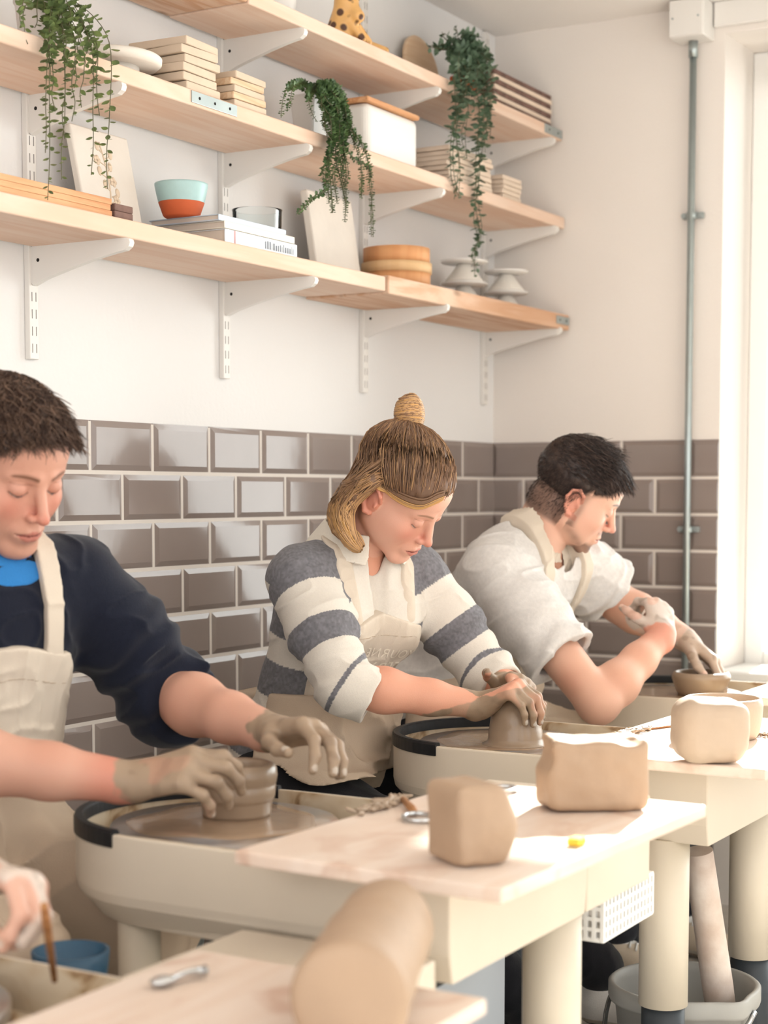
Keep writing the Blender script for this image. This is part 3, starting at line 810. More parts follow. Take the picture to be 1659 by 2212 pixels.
# wooden batten strip at back of the board, right side
a = at(1400, 1578, Z=ZB); mb = MB(); mb.box((-0.045, -0.006, 0), (0.045, 0.006, 0.004), 0.001); o = mb.build('wooden_tool', M_tool_wood); o.location = (a[0] + 0.05, a[1] - 0.01, ZB); o.rotation_euler = (0, 0, R(-22)); tag(o, 'thin flat wooden modelling tool left of the bowl at the right edge', 'tool')

# grey bucket with a plastered paddle standing in it
cb = at(1478, 2118, D=3.15); bx, by, bz = cb
M_bucket = mat('grey_plastic', (178, 176, 170), 0.45, noise=0.08, nscale=8)
r = empty('bucket', (bx, by, 0.0), label='grey plastic bucket with pouring lip on the floor between the wheel legs', cat='bucket')
mb = MB(); mb.lathe([(0, 0.0), (0.106, 0.0), (0.11, 0.01), (0.129, bz - 0.035), (0.139, bz - 0.034), (0.141, bz - 0.028), (0.141, bz - 0.004), (0.136, bz), (0.130, bz - 0.002), (0.126, bz - 0.02), (0.107, 0.018), (0, 0.016)], 64,
    wob=lambda a, z: (0.018 * math.exp(-((a - 4.2) / 0.22) ** 2) if z > bz - 0.05 else 0)); mb.build('body', M_bucket, r)
mb = MB(); pts = [(0.147 * math.cos(t) , 0.147 * math.sin(t), bz - 0.03 - 0.12 * math.sin((t - R(80)) )) for t in [R(80) + R(180) * k / 24 for k in range(25)]]
mb.tube(pts, 0.005, 8); mb.build('handle', M_steel, r)
M_paddle = mat('plastered_wood', (236, 222, 210), 0.7, noise=0.18, nscale=14, col2=(212, 190, 174), bump=0.001, bscale=60)
a2 = at(1550, 2128, D=3.14); c2 = at(1508, 1838, D=3.08)
dd = nrm(c2 - a2)
mb = MB(); mb.tube([a2 - dd * 0.10, a2, (a2 + c2) / 2, c2], [0.027, 0.029, 0.028, 0.027], 20); o = mb.build('paddle', M_paddle); tag(o, 'thick clay-smeared wooden paddle standing in the grey bucket', 'paddle')

# blue bowl of water seen low at the left
c = at(152, 2052, D=2.15)
put_lathe('basin', c[0], c[1], c[2] - 0.08, [(0, 0), (0.032, 0), (0.045, 0.03), (0.05, 0.08), (0.046, 0.08), (0.04, 0.03), (0, 0.006)], mat('blue_plastic', (52, 92, 120), 0.35), 'small dark blue tub seen under the wheel at the left edge', 'tub', 40)
b = MB(); b.box((c[0] - 0.06, c[1] - 0.07, 0.0), (c[0] + 0.04, c[1] + 0.02, c[2] - 0.08), 0.004); o = b.build('stool_box', mat('tan_box', (170, 140, 118), 0.7)); tag(o, 'tan box under the small dark blue tub at the left', 'box')

# white perforated crate under the board
def crate():
    c = (-2.00, -1.095); z0 = 0.460; z1 = 0.524
    r = empty('crate', (c[0], c[1], z0), label='white perforated plastic tray under the sunlit board, beside the front leg', cat='crate')
    mb = MB(); w, d, h, t = 0.10, 0.135, z1 - z0, 0.003
    def wall(p0, p1, e):
        p0 = Vector(p0); p1 = Vector(p1); L_ = (p1 - p0).length; dx = (p1 - p0) / L_; n = int(L_ / 0.0135); m = int(h / 0.0135)
        for i in (range(n + 1) if e else range(1, n)):
            a = p0 + dx * (L_ * i / n); mb.box((a.x - 0.003, a.y - 0.003, -0.0002), (a.x + 0.003, a.y + 0.003, h + 0.0002))
        for k in range(m + 1):
            z = h * k / m; q = [p0.x, p1.x]; y_ = [p0.y, p1.y]
            o_ = 0.0022 if e else -0.0034; ax_ = abs(dx.x) > 0.5; mb.box((min(q) - (o_ if ax_ else 0.0024), min(y_) - (0.0024 if ax_ else o_), z - 0.0028), (max(q) + (o_ if ax_ else 0.0024), max(y_) + (0.0024 if ax_ else o_), z + 0.0028))
    wall((-w, -d, 0), (w, -d, 0), 1); wall((w, -d, 0), (w, d, 0), 0); wall((-w, d, 0), (w, d, 0), 1); wall((-w, -d, 0), (-w, d, 0), 0)
    mb.build('basket', M_white_trim, r)
    mb = MB(); mb.box((-w, -d, 0), (w, d, 0.004)); mb.build('bottom', M_white_trim, r)
    mb = MB(); mb.lathe([(0, 0), (0.05, 0.0), (0.07, 0.008), (0.088, 0.03), (0.084, 0.031), (0.066, 0.012), (0, 0.006)], 40, M=Matrix.Translation((0.01, 0, -0.031))); o = mb.build('teal_dish', mat('pale_green_plastic', (186, 208, 204), 0.4), r)  # a separate teal dish, only parented to the crate above it
crate()

# grey plastic box on the floor behind the wheel legs
a = at(1096, 2100, D=3.0)
mb = MB(); mb.box((-0.30, 0.0, 0.0), (0.0, 0.26, 0.36), 0.012); mb.box((-0.305, -0.006, 0.335), (0.005, 0.266, 0.362), 0.008); o = mb.build('storage_bin', mat('grey_blue_plastic', (196, 202, 208), 0.45)); o.location = (a[0], a[1], 0.0); tag(o, 'pale grey-blue plastic bin on the floor under the sunlit wheel', 'bin')
# ------------------------------------------------------------------ people
M_skin = mat('skin', vcol=True, rough=0.48, sss=0.08, bump=0.00025, bscale=420, spec=0.4)
M_cloth = mat('knit_cloth', vcol=True, rough=0.9, noise=0.04, nscale=260, bump=0.0006, bscale=500, spec=0.15, sheen=0.15)
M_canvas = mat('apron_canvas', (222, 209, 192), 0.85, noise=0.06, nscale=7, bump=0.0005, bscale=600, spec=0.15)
M_hair = mat('hair', vcol=True, rough=0.42, spec=0.45)
M_stitch = mat('stitching', (176, 156, 132), 0.8)
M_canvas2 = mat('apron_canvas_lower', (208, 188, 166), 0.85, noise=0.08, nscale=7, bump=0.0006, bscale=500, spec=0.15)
M_hairtie = mat('hair_tie', (214, 176, 138), 0.6)
M_lettering = mat('cream_stitching', (246, 236, 218), 0.8)
SK = C3(222, 166, 142); SKL = C3(232, 184, 162); RED = C3(206, 120, 100); CLAYC = C3(160, 138, 116); CLAYD = C3(134, 114, 96)

def frame(fwd, up=(0, 0, 1)):
    f = nrm(fwd); u = np.asarray(up, float); u = nrm(u - f * (u @ f)); l = np.cross(u, f)
    return np.stack([l, f, u], 1)          # columns: left, forward, up
def aim(yaw, pitch, roll=0.0):
    """head frame: yaw from -Y towards +X, pitch down, roll towards own left"""
    a = R(yaw); p = R(pitch)
    f = V(math.cos(p) * math.sin(a), -math.cos(p) * math.cos(a), -math.sin(p))
    u = V(math.sin(p) * math.sin(a), -math.sin(p) * math.cos(a), math.cos(p))
    l = np.cross(u, f); r = R(roll)
    return np.stack([l * math.cos(r) - u * math.sin(r), f, u * math.cos(r) + l * math.sin(r)], 1)

def head(sd, o, M, s=1.0, male=True, ear_out=1.0, slim=1.0, nose=1.0):
    o = np.asarray(o, float); s_ = s
    L = lambda x, y, z: o + M @ (V(x * slim, y, z) * s_)
    def E(c, r, op='u', k=0.012): sd.ell(L(*c), V(*r) * s_ * V(slim, 1, 1), M, op, k * s_)
    def Cp(a, b, ra, rb=None, op='u', k=0.010): sd.cap(L(*a), L(*b), ra * s_, (ra if rb is None else rb) * s_, op, k * s_)
    jw = 1.0 if male else 0.9
    E((0, -0.012, 0.052), (0.075, 0.096, 0.078)); E((0, 0.043, 0.048), (0.061, 0.046, 0.052), k=0.02)
    E((0, 0.038, -0.006), (0.063 * (1 if male else .96), 0.046, 0.058), k=0.02)
    E((0, 0.062, -0.038), (0.036, 0.031, 0.034), k=0.015)
    for q in (1, -1):
        Cp((q * 0.054 * jw, 0.0, -0.046), (q * 0.016, 0.070, -0.088), 0.018 * jw, 0.015, k=0.018)
        E((q * 0.041, 0.056, -0.017), (0.021, 0.022, 0.020), k=0.018)
        E((q * 0.040, 0.034, -0.040), (0.024, 0.036, 0.034), k=0.022); E((q * 0.046, 0.010, -0.020), (0.022, 0.034, 0.040), k=0.02)
        Cp((q * 0.012, 0.084, 0.029), (q * 0.042, 0.068, 0.028), 0.0085 if male else 0.006, 0.006, k=0.012)
    Cp((-0.012, 0.072, -0.089), (0.012, 0.072, -0.089), 0.0155, k=0.01)
    E((0, 0.034, -0.064), (0.047 * jw, 0.046, 0.030), k=0.02)
    E((0, 0.078, -0.093), (0.017, 0.012, 0.013), k=0.008)
    for q in (1, -1):
        E((q * 0.031, 0.099, 0.010), (0.0165, 0.015, 0.012), 's', 0.012)
        E((q * 0.031, 0.0745, 0.010), (0.0145, 0.0135, 0.0125), 'u', 0.0035)
    n = nose
    Cp((0, 0.085, 0.018), (0, 0.085 + 0.021 * n, -0.021), 0.0068, 0.0078, k=0.011)
    E((0, 0.086 + 0.022 * n, -0.026), (0.0092, 0.0098, 0.0082), k=0.006)
    for q in (1, -1):
        E((q * 0.0112, 0.078 + 0.018 * n, -0.0290), (0.0066, 0.0092, 0.0066), k=0.004)
        E((q * 0.0058, 0.082 + 0.020 * n, -0.0358), (0.0032, 0.0052, 0.0030), 's', 0.002)
    E((0, 0.083, -0.058), (0.026, 0.0135, 0.018), k=0.012)
    up = [(-0.0225, 0.0835, -0.0585), (-0.009, 0.0942, -0.0535), (0, 0.0948, -0.0548), (0.009, 0.0942, -0.0535), (0.0225, 0.0835, -0.0585)]
    lo = [(-0.020, 0.0835, -0.0600), (-0.007, 0.0925, -0.0650), (0.007, 0.0925, -0.0650), (0.020, 0.0835, -0.0600)]
    lk = 1.0 if not male else 0.72
    for p, r in ((up, [0.002, 0.0042 * lk, 0.0040 * lk, 0.0042 * lk, 0.002]), (lo, [0.002, 0.0056 * lk, 0.0056 * lk, 0.002])):
        for i in range(len(p) - 1): Cp(p[i], p[i + 1], r[i], r[i + 1], k=0.004)
    ml = [(-0.024, 0.0870, -0.0590), (-0.009, 0.0990, -0.0585), (0.009, 0.0990, -0.0585), (0.024, 0.0870, -0.0590)]
    for i in range(3): Cp(ml[i], ml[i + 1], 0.0013, op='s', k=0.0025)
    for q in (1, -1):
        x = q * (0.0745 + 0.004 * (ear_out - 1) * 3) / slim
        E((x * 0.95, -0.005, 0.000), (0.0110, 0.0160, 0.026), k=0.006)
        hx = q * (0.0835 + 0.004 * (ear_out - 1)) / slim
        hp = [(x, 0.012, 0.008), (hx, 0.008, 0.023), (hx, -0.006, 0.0310), (hx, -0.020, 0.024), (hx, -0.0245, 0.006), (hx - q * .002, -0.017, -0.013), (hx - q * .004, -0.006, -0.026), (x, 0.002, -0.027)]
        for i in range(7): Cp(hp[i], hp[i + 1], 0.0036, 0.0036 if i < 5 else 0.005, k=0.0035)
        E((q * 0.0885 / slim, -0.004, -0.002), (0.0075, 0.0095, 0.0125), 's', 0.004)
        E((q * 0.0885 / slim, -0.010, 0.0150), (0.0058, 0.0075, 0.0065), 's', 0.003)
        E((x * 1.07, 0.0075, -0.003), (0.0035, 0.0035, 0.006), k=0.003)
    return L

def face_colors(P, o, M, s, kind, slim=1.0):
    q = ((P - o) @ M) / s / V(slim, 1, 1); x, y, z = q[:, 0], q[:, 1], q[:, 2]; ax = np.abs(x)
    n1 = vnoise(P, 60.0); n2 = vnoise(P, 18.0)
    base = {'w': C3(228, 178, 156), 'm1': C3(216, 162, 140), 'm3': C3(226, 182, 160), 'm4': C3(210, 160, 138)}[kind]
    c = np.tile(base, (len(P), 1)); c = mixc(c, C3(214, 146, 124), 0.30 * ss(n2, -.4, .9))
    blush = np.exp(-(((ax - 0.040) / 0.022) ** 2 + ((z + 0.020) / 0.022) ** 2)) * (y > 0.03)
    c = mixc(c, C3(208, 118, 102), blush * (0.42 if kind != 'm3' else 0.3))
    c = mixc(c, C3(208, 116, 98), np.exp(-((ax / 0.014) ** 2 + ((z + 0.026) / 0.012) ** 2)) * (y > 0.08) * 0.6)
    ear = (ax > 0.072) & (y < 0.02) & (y > -0.032) & (np.abs(z) < 0.036)
    c = mixc(c, C3(214, 122, 100), ear * 0.55)
    # lips
    w = 0.0235; mk_ = 0.0 if kind == 'w' else 0.0016; zc_up = -0.0500 - mk_ - 0.0085 * (ax / w) ** 1.5; zc_lo = -0.0715 + mk_ + 0.0115 * (ax / w) ** 2
    lip = (y > 0.078) & (ax < w) & (z < zc_up) & (z > zc_lo)
    c = mixc(c, {'w': C3(204, 128, 116), 'm1': C3(190, 118, 106), 'm3': C3(208, 142, 126), 'm4': C3(188, 104, 98)}[kind], lip * 0.85)
    c = mixc(c, C3(110, 50, 44), (lip & (np.abs(z + 0.0588) < 0.0013)) * 0.85)
    c = mixc(c, C3(90, 40, 34), (np.abs(z + 0.0362) < 0.0025) * (np.abs(ax - 0.0058) < 0.0030) * (y > 0.09) * 0.9)
    # brows
    bz = 0.0285 + 0.004 * np.sin(np.clip((ax - 0.010) / 0.036, 0, 1) * 2.6); bw = 0.0034 - 0.0018 * np.clip((ax - 0.030) / 0.02, 0, 1)
    if kind == 'w': bw = bw * 0.7
    brow = np.exp(-((z - bz) / bw) ** 2) * ss(ax, 0.008, 0.013) * (1 - ss(ax, 0.044, 0.050)) * (y > 0.04)
    bc = {'w': C3(128, 92, 68), 'm1': C3(112, 74, 54), 'm3': C3(70, 52, 44), 'm4': C3(90, 60, 45)}[kind]
    c = mixc(c, bc, brow * (0.85 if kind == 'w' else 0.95))
    # lowered lids: lash line and a slit of eye under it
    ex = (ax - 0.031) / 0.0145; inside = np.clip(1 - ex ** 2, 0, 1)
    lz = 0.0055 - 0.0055 * inside; eye = (np.abs(ex) < 1.0) & (y > 0.05)
    c = mixc(c, C3(206, 150, 132), eye * np.exp(-((z - 0.012) / 0.008) ** 2) * 0.4)
    c = mixc(c, C3(214, 206, 200), eye * (z < lz) * (z > lz - 0.0026 * inside) * 0.75)
    iris = eye & (np.abs(ax - 0.030) < 0.0055) & (z < lz) & (z > lz - 0.0026 * inside)
    c = mixc(c, C3(70, 84, 96), iris * 0.9)
    c = mixc(c, C3(62, 42, 34), eye * np.exp(-((z - lz - 0.0006) / 0.0011) ** 2) * 0.85)
    c = mixc(c, C3(150, 98, 82), (np.abs(ex) < 1.05) * (y > 0.05) * np.exp(-((z - 0.0195) / 0.0012) ** 2) * 0.5)
    jaw = ss(-z, 0.040, 0.062) * ss(y, -0.01, 0.03)
    if kind == 'm1': c = mixc(c, C3(160, 122, 104), jaw * (~lip) * 0.40 * (0.7 + 0.3 * n1))
    if kind == 'm3':
        chin = ss(-z, 0.066, 0.084) * ss(y, 0.035, 0.06) * (ax < 0.040)
        line = np.exp(-((z + 0.046 + 0.62 * np.clip(y, -0.01, 0.09)) / 0.013) ** 2) * (y > 0.005) + np.exp(-((y - 0.016) / 0.009) ** 2) * (z > -0.05) * (z < 0.03) * (ax > 0.05)
        st = np.exp(-((z + 0.043) / 0.005) ** 2) * (y > 0.08) * (ax < 0.028)
        c = mixc(c, C3(84, 60, 48), np.clip(chin * 0.95 + line * 0.62 + st * 0.55, 0, 0.92) * (0.8 + 0.25 * n1) * (~lip))
    return c

def hand(sd, wr, d, n, right, curls, thumb, s=1.0, spread=(6, 1, -4, -10), k=0.0055, palm_r=1.0):
    """wr wrist, d along the hand, n out of the palm; curls[4] = three joint angles each; thumb = three (d,s,n) mixes"""
    d = nrm(d); n = np.asarray(n, float); n = nrm(n - d * (n @ d)); sv = np.cross(d, n) if right else np.cross(n, d)
    tips = []; nails = []
    offs = [0.027, 0.008, -0.011, -0.028]; L0 = [0.086, 0.090, 0.085, 0.077]
    PH = [(0.043, 0.026, 0.020), (0.047, 0.029, 0.021), (0.043, 0.027, 0.021), (0.034, 0.021, 0.019)]
    rr = [(0.0098, 0.0088, 0.0080, 0.0066), (0.0100, 0.0090, 0.0082, 0.0068), (0.0096, 0.0086, 0.0079, 0.0066), (0.0086, 0.0076, 0.0070, 0.0060)]
    wr = np.asarray(wr, float)
    for i in range(4):
        mcp = wr + (d * L0[i] + sv * offs[i] + n * (0.003 if i in (0, 3) else 0.0)) * s
        base = wr + (d * 0.012 + sv * offs[i] * 0.55) * s
        sd.cap(base, mcp - n * 0.001, 0.0165 * s * palm_r, 0.0118 * s, k=0.012 * s)
        a = 0.0; p = mcp; sp = R(spread[i]); di = d * math.cos(sp) + sv * math.sin(sp)
        for j in range(3):
            a += R(curls[i][j]); dj = di * math.cos(a) + n * math.sin(a)
            q = p + dj * PH[i][j] * s
            sd.cap(p, q, rr[i][j] * s, rr[i][j + 1] * s, k=k * s if j else 0.008 * s)
            p = q
        out = -(n * math.cos(a) - di * math.sin(a))
        nails.append((p - dj * 0.003 * s + out * 0.0050 * s, out, dj)); tips.append(p)
        sd.ell(nails[-1][0], V(0.0050, 0.0062, 0.0022) * s, np.stack([nrm(np.cross(out, dj)), dj, out], 1), 'u', 0.0012)
    cm = wr + (d * 0.020 + sv * 0.020 + n * 0.009) * s; p = cm
    sd.cap(wr + (sv * 0.006) * s, cm, 0.018 * s, 0.0165 * s, k=0.012 * s)
    rt = (0.0155, 0.0112, 0.0100, 0.0080); lt = (0.044, 0.032, 0.026)
    for j in range(3):
        t = thumb[j]; dj = nrm(d * t[0] + sv * t[1] + n * t[2]); q = p + dj * lt[j] * s
        sd.cap(p, q, rt[j] * s, rt[j + 1] * s, k=0.010 * s if j == 0 else k * s); p = q
    out = nrm(sv * 0.6 - n * 0.6 - dj * ((sv * 0.6 - n * 0.6) @ dj))
    nails.append((p - dj * 0.003 * s + out * 0.0062 * s, out, dj)); tips.append(p)
    sd.ell(nails[-1][0], V(0.0058, 0.0070, 0.0022) * s, np.stack([nrm(np.cross(out, dj)), dj, out], 1), 'u', 0.0012)
    sd.cap(wr - d * 0.02 * s, wr + d * 0.02 * s, 0.024 * s, 0.022 * s, k=0.012)
    return dict(tips=tips, nails=nails, wr=wr, d=d, n=n, sv=sv)

def forearm(sd, el, wr, r=(0.043, 0.046, 0.027)):
    m = el + (wr - el) * 0.28; m2 = el + (wr - el) * 0.62
    sd.chain([el, m, m2, wr], [r[0], r[1], (r[1] + r[2]) * 0.49, r[2]], k=0.02)

def hand_paint(c, P, hnd, clay, edge, nail=C3(214, 196, 184), up=0.0, patch=0.0):
    """clay coat over the hand up to a ragged edge on the forearm"""
    q = P - hnd['wr']; t = q @ hnd['d']; dist = np.linalg.norm(q, axis=1)
    nz = vnoise(P, 45.0) * 0.016 + vnoise(P, 110.0) * 0.006
    m = ss(t + nz + up * np.clip(-(q[:, 2]), -0.05, 0.05), edge - 0.004, edge + 0.004) * (dist < 0.22)
    cc = np.tile(clay, (len(P), 1)); cc = mixc(cc, CLAYD, 0.5 * ss(vnoise(P, 70.0), 0.1, 0.6))
    if patch: m = m * (1 - patch * ss(vnoise(P, 34.0), 0.12, 0.3))
    w = m[:, None]; c = c * (1 - w) + cc * w
    for pc, out, dj in hnd['nails']:
        e = np.linalg.norm(P - pc, axis=1) < 0.0056
        c = mixc(c, nail, (e & (((P - pc) @ out) > -0.0012)) * 0.8)
    return c

def tubes(name, lines, m, parent, seg=4, cols=None):
    """many thin tapered strands as one mesh; lines = list of (points array, radii array)"""
    vs = []; fs = []; cs = []; base = 0
    ang = np.arange(seg) * 2 * np.pi / seg
    for li, (p, r) in enumerate(lines):
        p = np.asarray(p, float); n = len(p); t = np.gradient(p, axis=0); t /= np.linalg.norm(t, axis=1)[:, None] + 1e-9
        ref = np.where(np.abs(t[:, 2:3]) < 0.9, np.array([[0, 0, 1.0]]), np.array([[1.0, 0, 0]]))
        x = np.cross(t, ref); x /= np.linalg.norm(x, axis=1)[:, None] + 1e-9; y = np.cross(t, x)
        ring = p[:, None, :] + (x[:, None, :] * np.cos(ang)[None, :, None] + y[:, None, :] * np.sin(ang)[None, :, None]) * np.asarray(r)[:, None, None]
        vs.append(ring.reshape(-1, 3))
        i = np.arange(n - 1)[:, None] * seg; k = np.arange(seg)[None]; k2 = (k + 1) % seg
        f = np.stack([i + k, i + k2, i + seg + k2, i + seg + k], -1).reshape(-1, 4) + base
        fs.append(f); base += n * seg
        if cols is not None: cs.append(np.repeat(np.asarray(cols[li]).reshape(-1, 3) if np.ndim(cols[li]) > 1 else np.tile(cols[li], (n, 1)), seg, axis=0))
    v = np.concatenate(vs); f = np.concatenate(fs)
    me = bpy.data.meshes.new(name)
    me.vertices.add(len(v)); me.vertices.foreach_set('co', v.astype(np.float32).ravel())
    me.loops.add(len(f) * 4); me.loops.foreach_set('vertex_index', f.astype(np.int32).ravel())
    me.polygons.add(len(f)); me.polygons.foreach_set('loop_start', np.arange(0, len(f) * 4, 4, dtype=np.int32)); me.polygons.foreach_set('loop_total', np.full(len(f), 4, np.int32))
    me.update(calc_edges=True)
    return _finish(name, me, m, parent, True, False, np.concatenate(cs) if cols is not None else None)

def torso(sd, J, inf=0.0, k=0.05):
    """J: pelvis, belly, chest, neck, shL, shR, w (scale), belly size"""
    w = J.get('w', 1.0); sp = nrm(J['neck'] - J['pelvis']); lat = nrm(J['shL'] - J['shR']); f = np.cross(lat, sp); f = f if f[1] < 0 else -f
    M = np.stack([lat, nrm(f), nrm(np.cross(lat, f)) * (1 if np.cross(lat, f) @ sp > 0 else -1)], 1)
    i = V(inf, inf, inf)
    sd.ell(J['pelvis'], V(0.165 * w, 0.125 * w, 0.13) + i, M, 'u', k)
    sd.ell(J['belly'], V(0.150 * w, 0.118 * w * J.get('belly_f', 1.0), 0.155) + i, M, 'u', k)
    sd.ell(J['chest'], V(0.160 * w, 0.112 * w, 0.150) + i, M, 'u', k)
    sd.cap(J['shL'] - lat * 0.02, J['shR'] + lat * 0.02, 0.062 * w + inf, None, 'u', k)
    if 'bust' in J:
        for q in (1, -1): sd.ell(J['chest'] + M @ V(q * 0.072, 0.060, 0.005), V(0.068, 0.070, 0.068) + i, M, 'u', 0.04)
    nk = J['neck']
    for s_ in ('shL', 'shR'): sd.cap(nk - sp * 0.015, J[s_] * 0.45 + nk * 0.55 - sp * 0.02, 0.058 * w + inf, 0.058 * w + inf, 'u', k)
    return M

def folds(amp, S, sc, seed=0.0):
    S = np.asarray(S, float); ca, sa = math.cos(0.9), math.sin(0.9)
    RM = np.array([[1, 0, 0], [0, ca, -sa], [0, sa, ca]]) * V(1.0, 1.0, 0.42)
    def f(P, d):
        Q = (P * S) @ RM
        n = vnoise(Q + seed, sc * 0.85); n2 = vnoise(Q + seed + 5.0, sc * 1.9)
        return d + amp * (np.abs(n) * 1.2 - 0.4) - amp * 0.7 * (1 - np.minimum(np.abs(n2) * 2.2, 1)) ** 2 + amp * 0.2
    return f
def sleeve_rings(a, b, amp, t0, t1, freq, seed=0.0, rad=0.09):
    a = np.asarray(a, float); b = np.asarray(b, float); ba = b - a; L2 = ba @ ba
    def f(P, d):
        t = (P - a) @ ba / L2; q = np.linalg.norm(P - a - np.clip(t, 0, 1)[:, None] * ba, axis=1)
        m = ss(t, t0 - 0.05, t0 + 0.1) * (1 - ss(t, t1, t1 + 0.08)) * (q < rad)
        return d + m * amp * np.sin(t * freq + 2.6 * vnoise(P + seed, 14.0))
    return f
def polyd(P, pts):
    d = np.full(len(P), 9.0)
    for a, b in zip(pts, pts[1:]):
        a = np.asarray(a, float); b = np.asarray(b, float); ba = b - a; h = np.clip((P - a) @ ba / (ba @ ba), 0, 1)
        d = np.minimum(d, np.linalg.norm(P - a - h[:, None] * ba, axis=1))
    return d
def segt(P, a, b):
    ba = b - a; t = (P - a) @ ba / (ba @ ba); h = np.clip(t, 0, 1)
    return t, np.linalg.norm(P - a - h[:, None] * ba, axis=1)

def legs(root, J, knees, ankles, feet_dir, col_trousers, r=(0.085, 0.062, 0.052), nm='trousers', cuff=None, shoe_cols=None, sole=None):
    s = SDF(); s.k = 0.04; hips = [J['pelvis'] + V(0.08, -0.02, -0.04), J['pelvis'] + V(-0.08, -0.02, -0.04)]
    for h, k_, a in zip(hips, knees, ankles):
        s.chain([h, k_, a], [r[0], r[1], r[2]], k=0.03)
    s.ell(J['pelvis'] + V(0, 0, -0.02), (0.175, 0.13, 0.115), k=0.05)
    s.post.append(folds(0.005, (1, 1, 1), 14.0, 3.0))
    sdf_obj(nm, s, 0.006, M_cloth, root, col=lambda P: np.tile(col_trousers, (len(P), 1)) * (0.9 + 0.1 * vnoise(P, 90.0))[:, None])
    for i, (a, fd) in enumerate(zip(ankles, feet_dir)):
        fd = nrm(fd); g = V(a[0], a[1], 0.0); lat = nrm(np.cross(fd, (0, 0, 1))); t = SDF(); t.k = 0.015
        Mf = np.stack([lat, fd, V(0, 0, 1)], 1)
        t.cap(a + V(0, 0, -0.00), g + V(0, 0, 0.06) - fd * 0.01, 0.034, 0.036, k=0.02)
        t.ell(g + fd * 0.02 + V(0, 0, 0.045), (0.038, 0.075, 0.042), Mf, k=0.02)
        t.ell(g + fd * 0.10 + V(0, 0, 0.036), (0.045, 0.080, 0.034), Mf, k=0.025)
        t.fun(lambda P: 0.004 - P[:, 2], g, 0.4, 'i', 0.002)
        sc_ = shoe_cols[i] if shoe_cols else C3(40, 40, 44)
        def cf(P, g=g, fd=fd, sc_=sc_):
            c = np.tile(sc_[0], (len(P), 1)); z = P[:, 2]; y = (P - g) @ fd
            c = mixc(c, sc_[1], (z < 0.026) * 1.0); c = mixc(c, sc_[2], ((z > 0.010) & (z < 0.015)) * 1.0)
            if len(sc_) > 3: c = mixc(c, sc_[3], (z > 0.085) * 1.0)
            return c
        sh = sdf_obj('shoe', t, 0.0035, M_cloth, root, col=cf)
        mb = MB()
        for q in range(5):
            c0 = g + fd * (0.035 + 0.017 * q) + V(0, 0, 0.089 - 0.0045 * q)
            mb.tube([c0 - lat * 0.022 + V(0, 0, -0.008), c0 + V(0, 0, 0.001), c0 + lat * 0.022 + fd * 0.012 + V(0, 0, -0.008)], 0.0028, 6)
        lc = mb.build('shoe_laces', M_white_trim, sh)
        lc['kind'] = 'stuff' if False else 'part'
        del lc['kind']

def stool(x, y, h, lab):
    r = empty('stool', (x, y, 0), label=lab, cat='stool')
    mb = MB(); mb.lathe([(0, h - 0.03), (0.15, h - 0.03), (0.158, h - 0.02), (0.155, h), (0.12, h + 0.006), (0, h + 0.008)], 40); mb.build('seat', M_tool_wood, r)
    for k in range(4):
        a = R(45 + 90 * k); mb = MB(); mb.tube([(0.17 * math.cos(a), 0.17 * math.sin(a), 0), (0.11 * math.cos(a), 0.11 * math.sin(a), h - 0.028)], 0.013, 10); mb.build('leg', M_galv, r)
    return r

def march(S, c, dirs, off=0.0, r0=0.04, r1=0.16, n=26):
    """points just off the surface of S, going out from c along dirs"""
    dirs = np.asarray(dirs, float); dirs = dirs / np.linalg.norm(dirs, axis=1)[:, None]
    lo = np.full(len(dirs), r0); hi = np.full(len(dirs), r1)
    for _ in range(n // 2):
        m = (lo + hi) / 2; d = S.ev(c + dirs * m[:, None]) - off
        lo = np.where(d < 0, m, lo); hi = np.where(d < 0, hi, m)
    return c + dirs * ((lo + hi) / 2)[:, None]
def smoothp(K, n=4):
    K = np.asarray(K, float); K = np.vstack([2 * K[0] - K[1], K, 2 * K[-1] - K[-2]]); o = []
    for i in range(1, len(K) - 2):
        for t in np.arange(n) / n:
            a, b, c, d = K[i - 1:i + 3]
            o.append(0.5 * ((2 * b) + (-a + c) * t + (2 * a - 5 * b + 4 * c - d) * t * t + (-a + 3 * b - 3 * c + d) * t ** 3))
    o.append(K[-2]); return np.array(o)
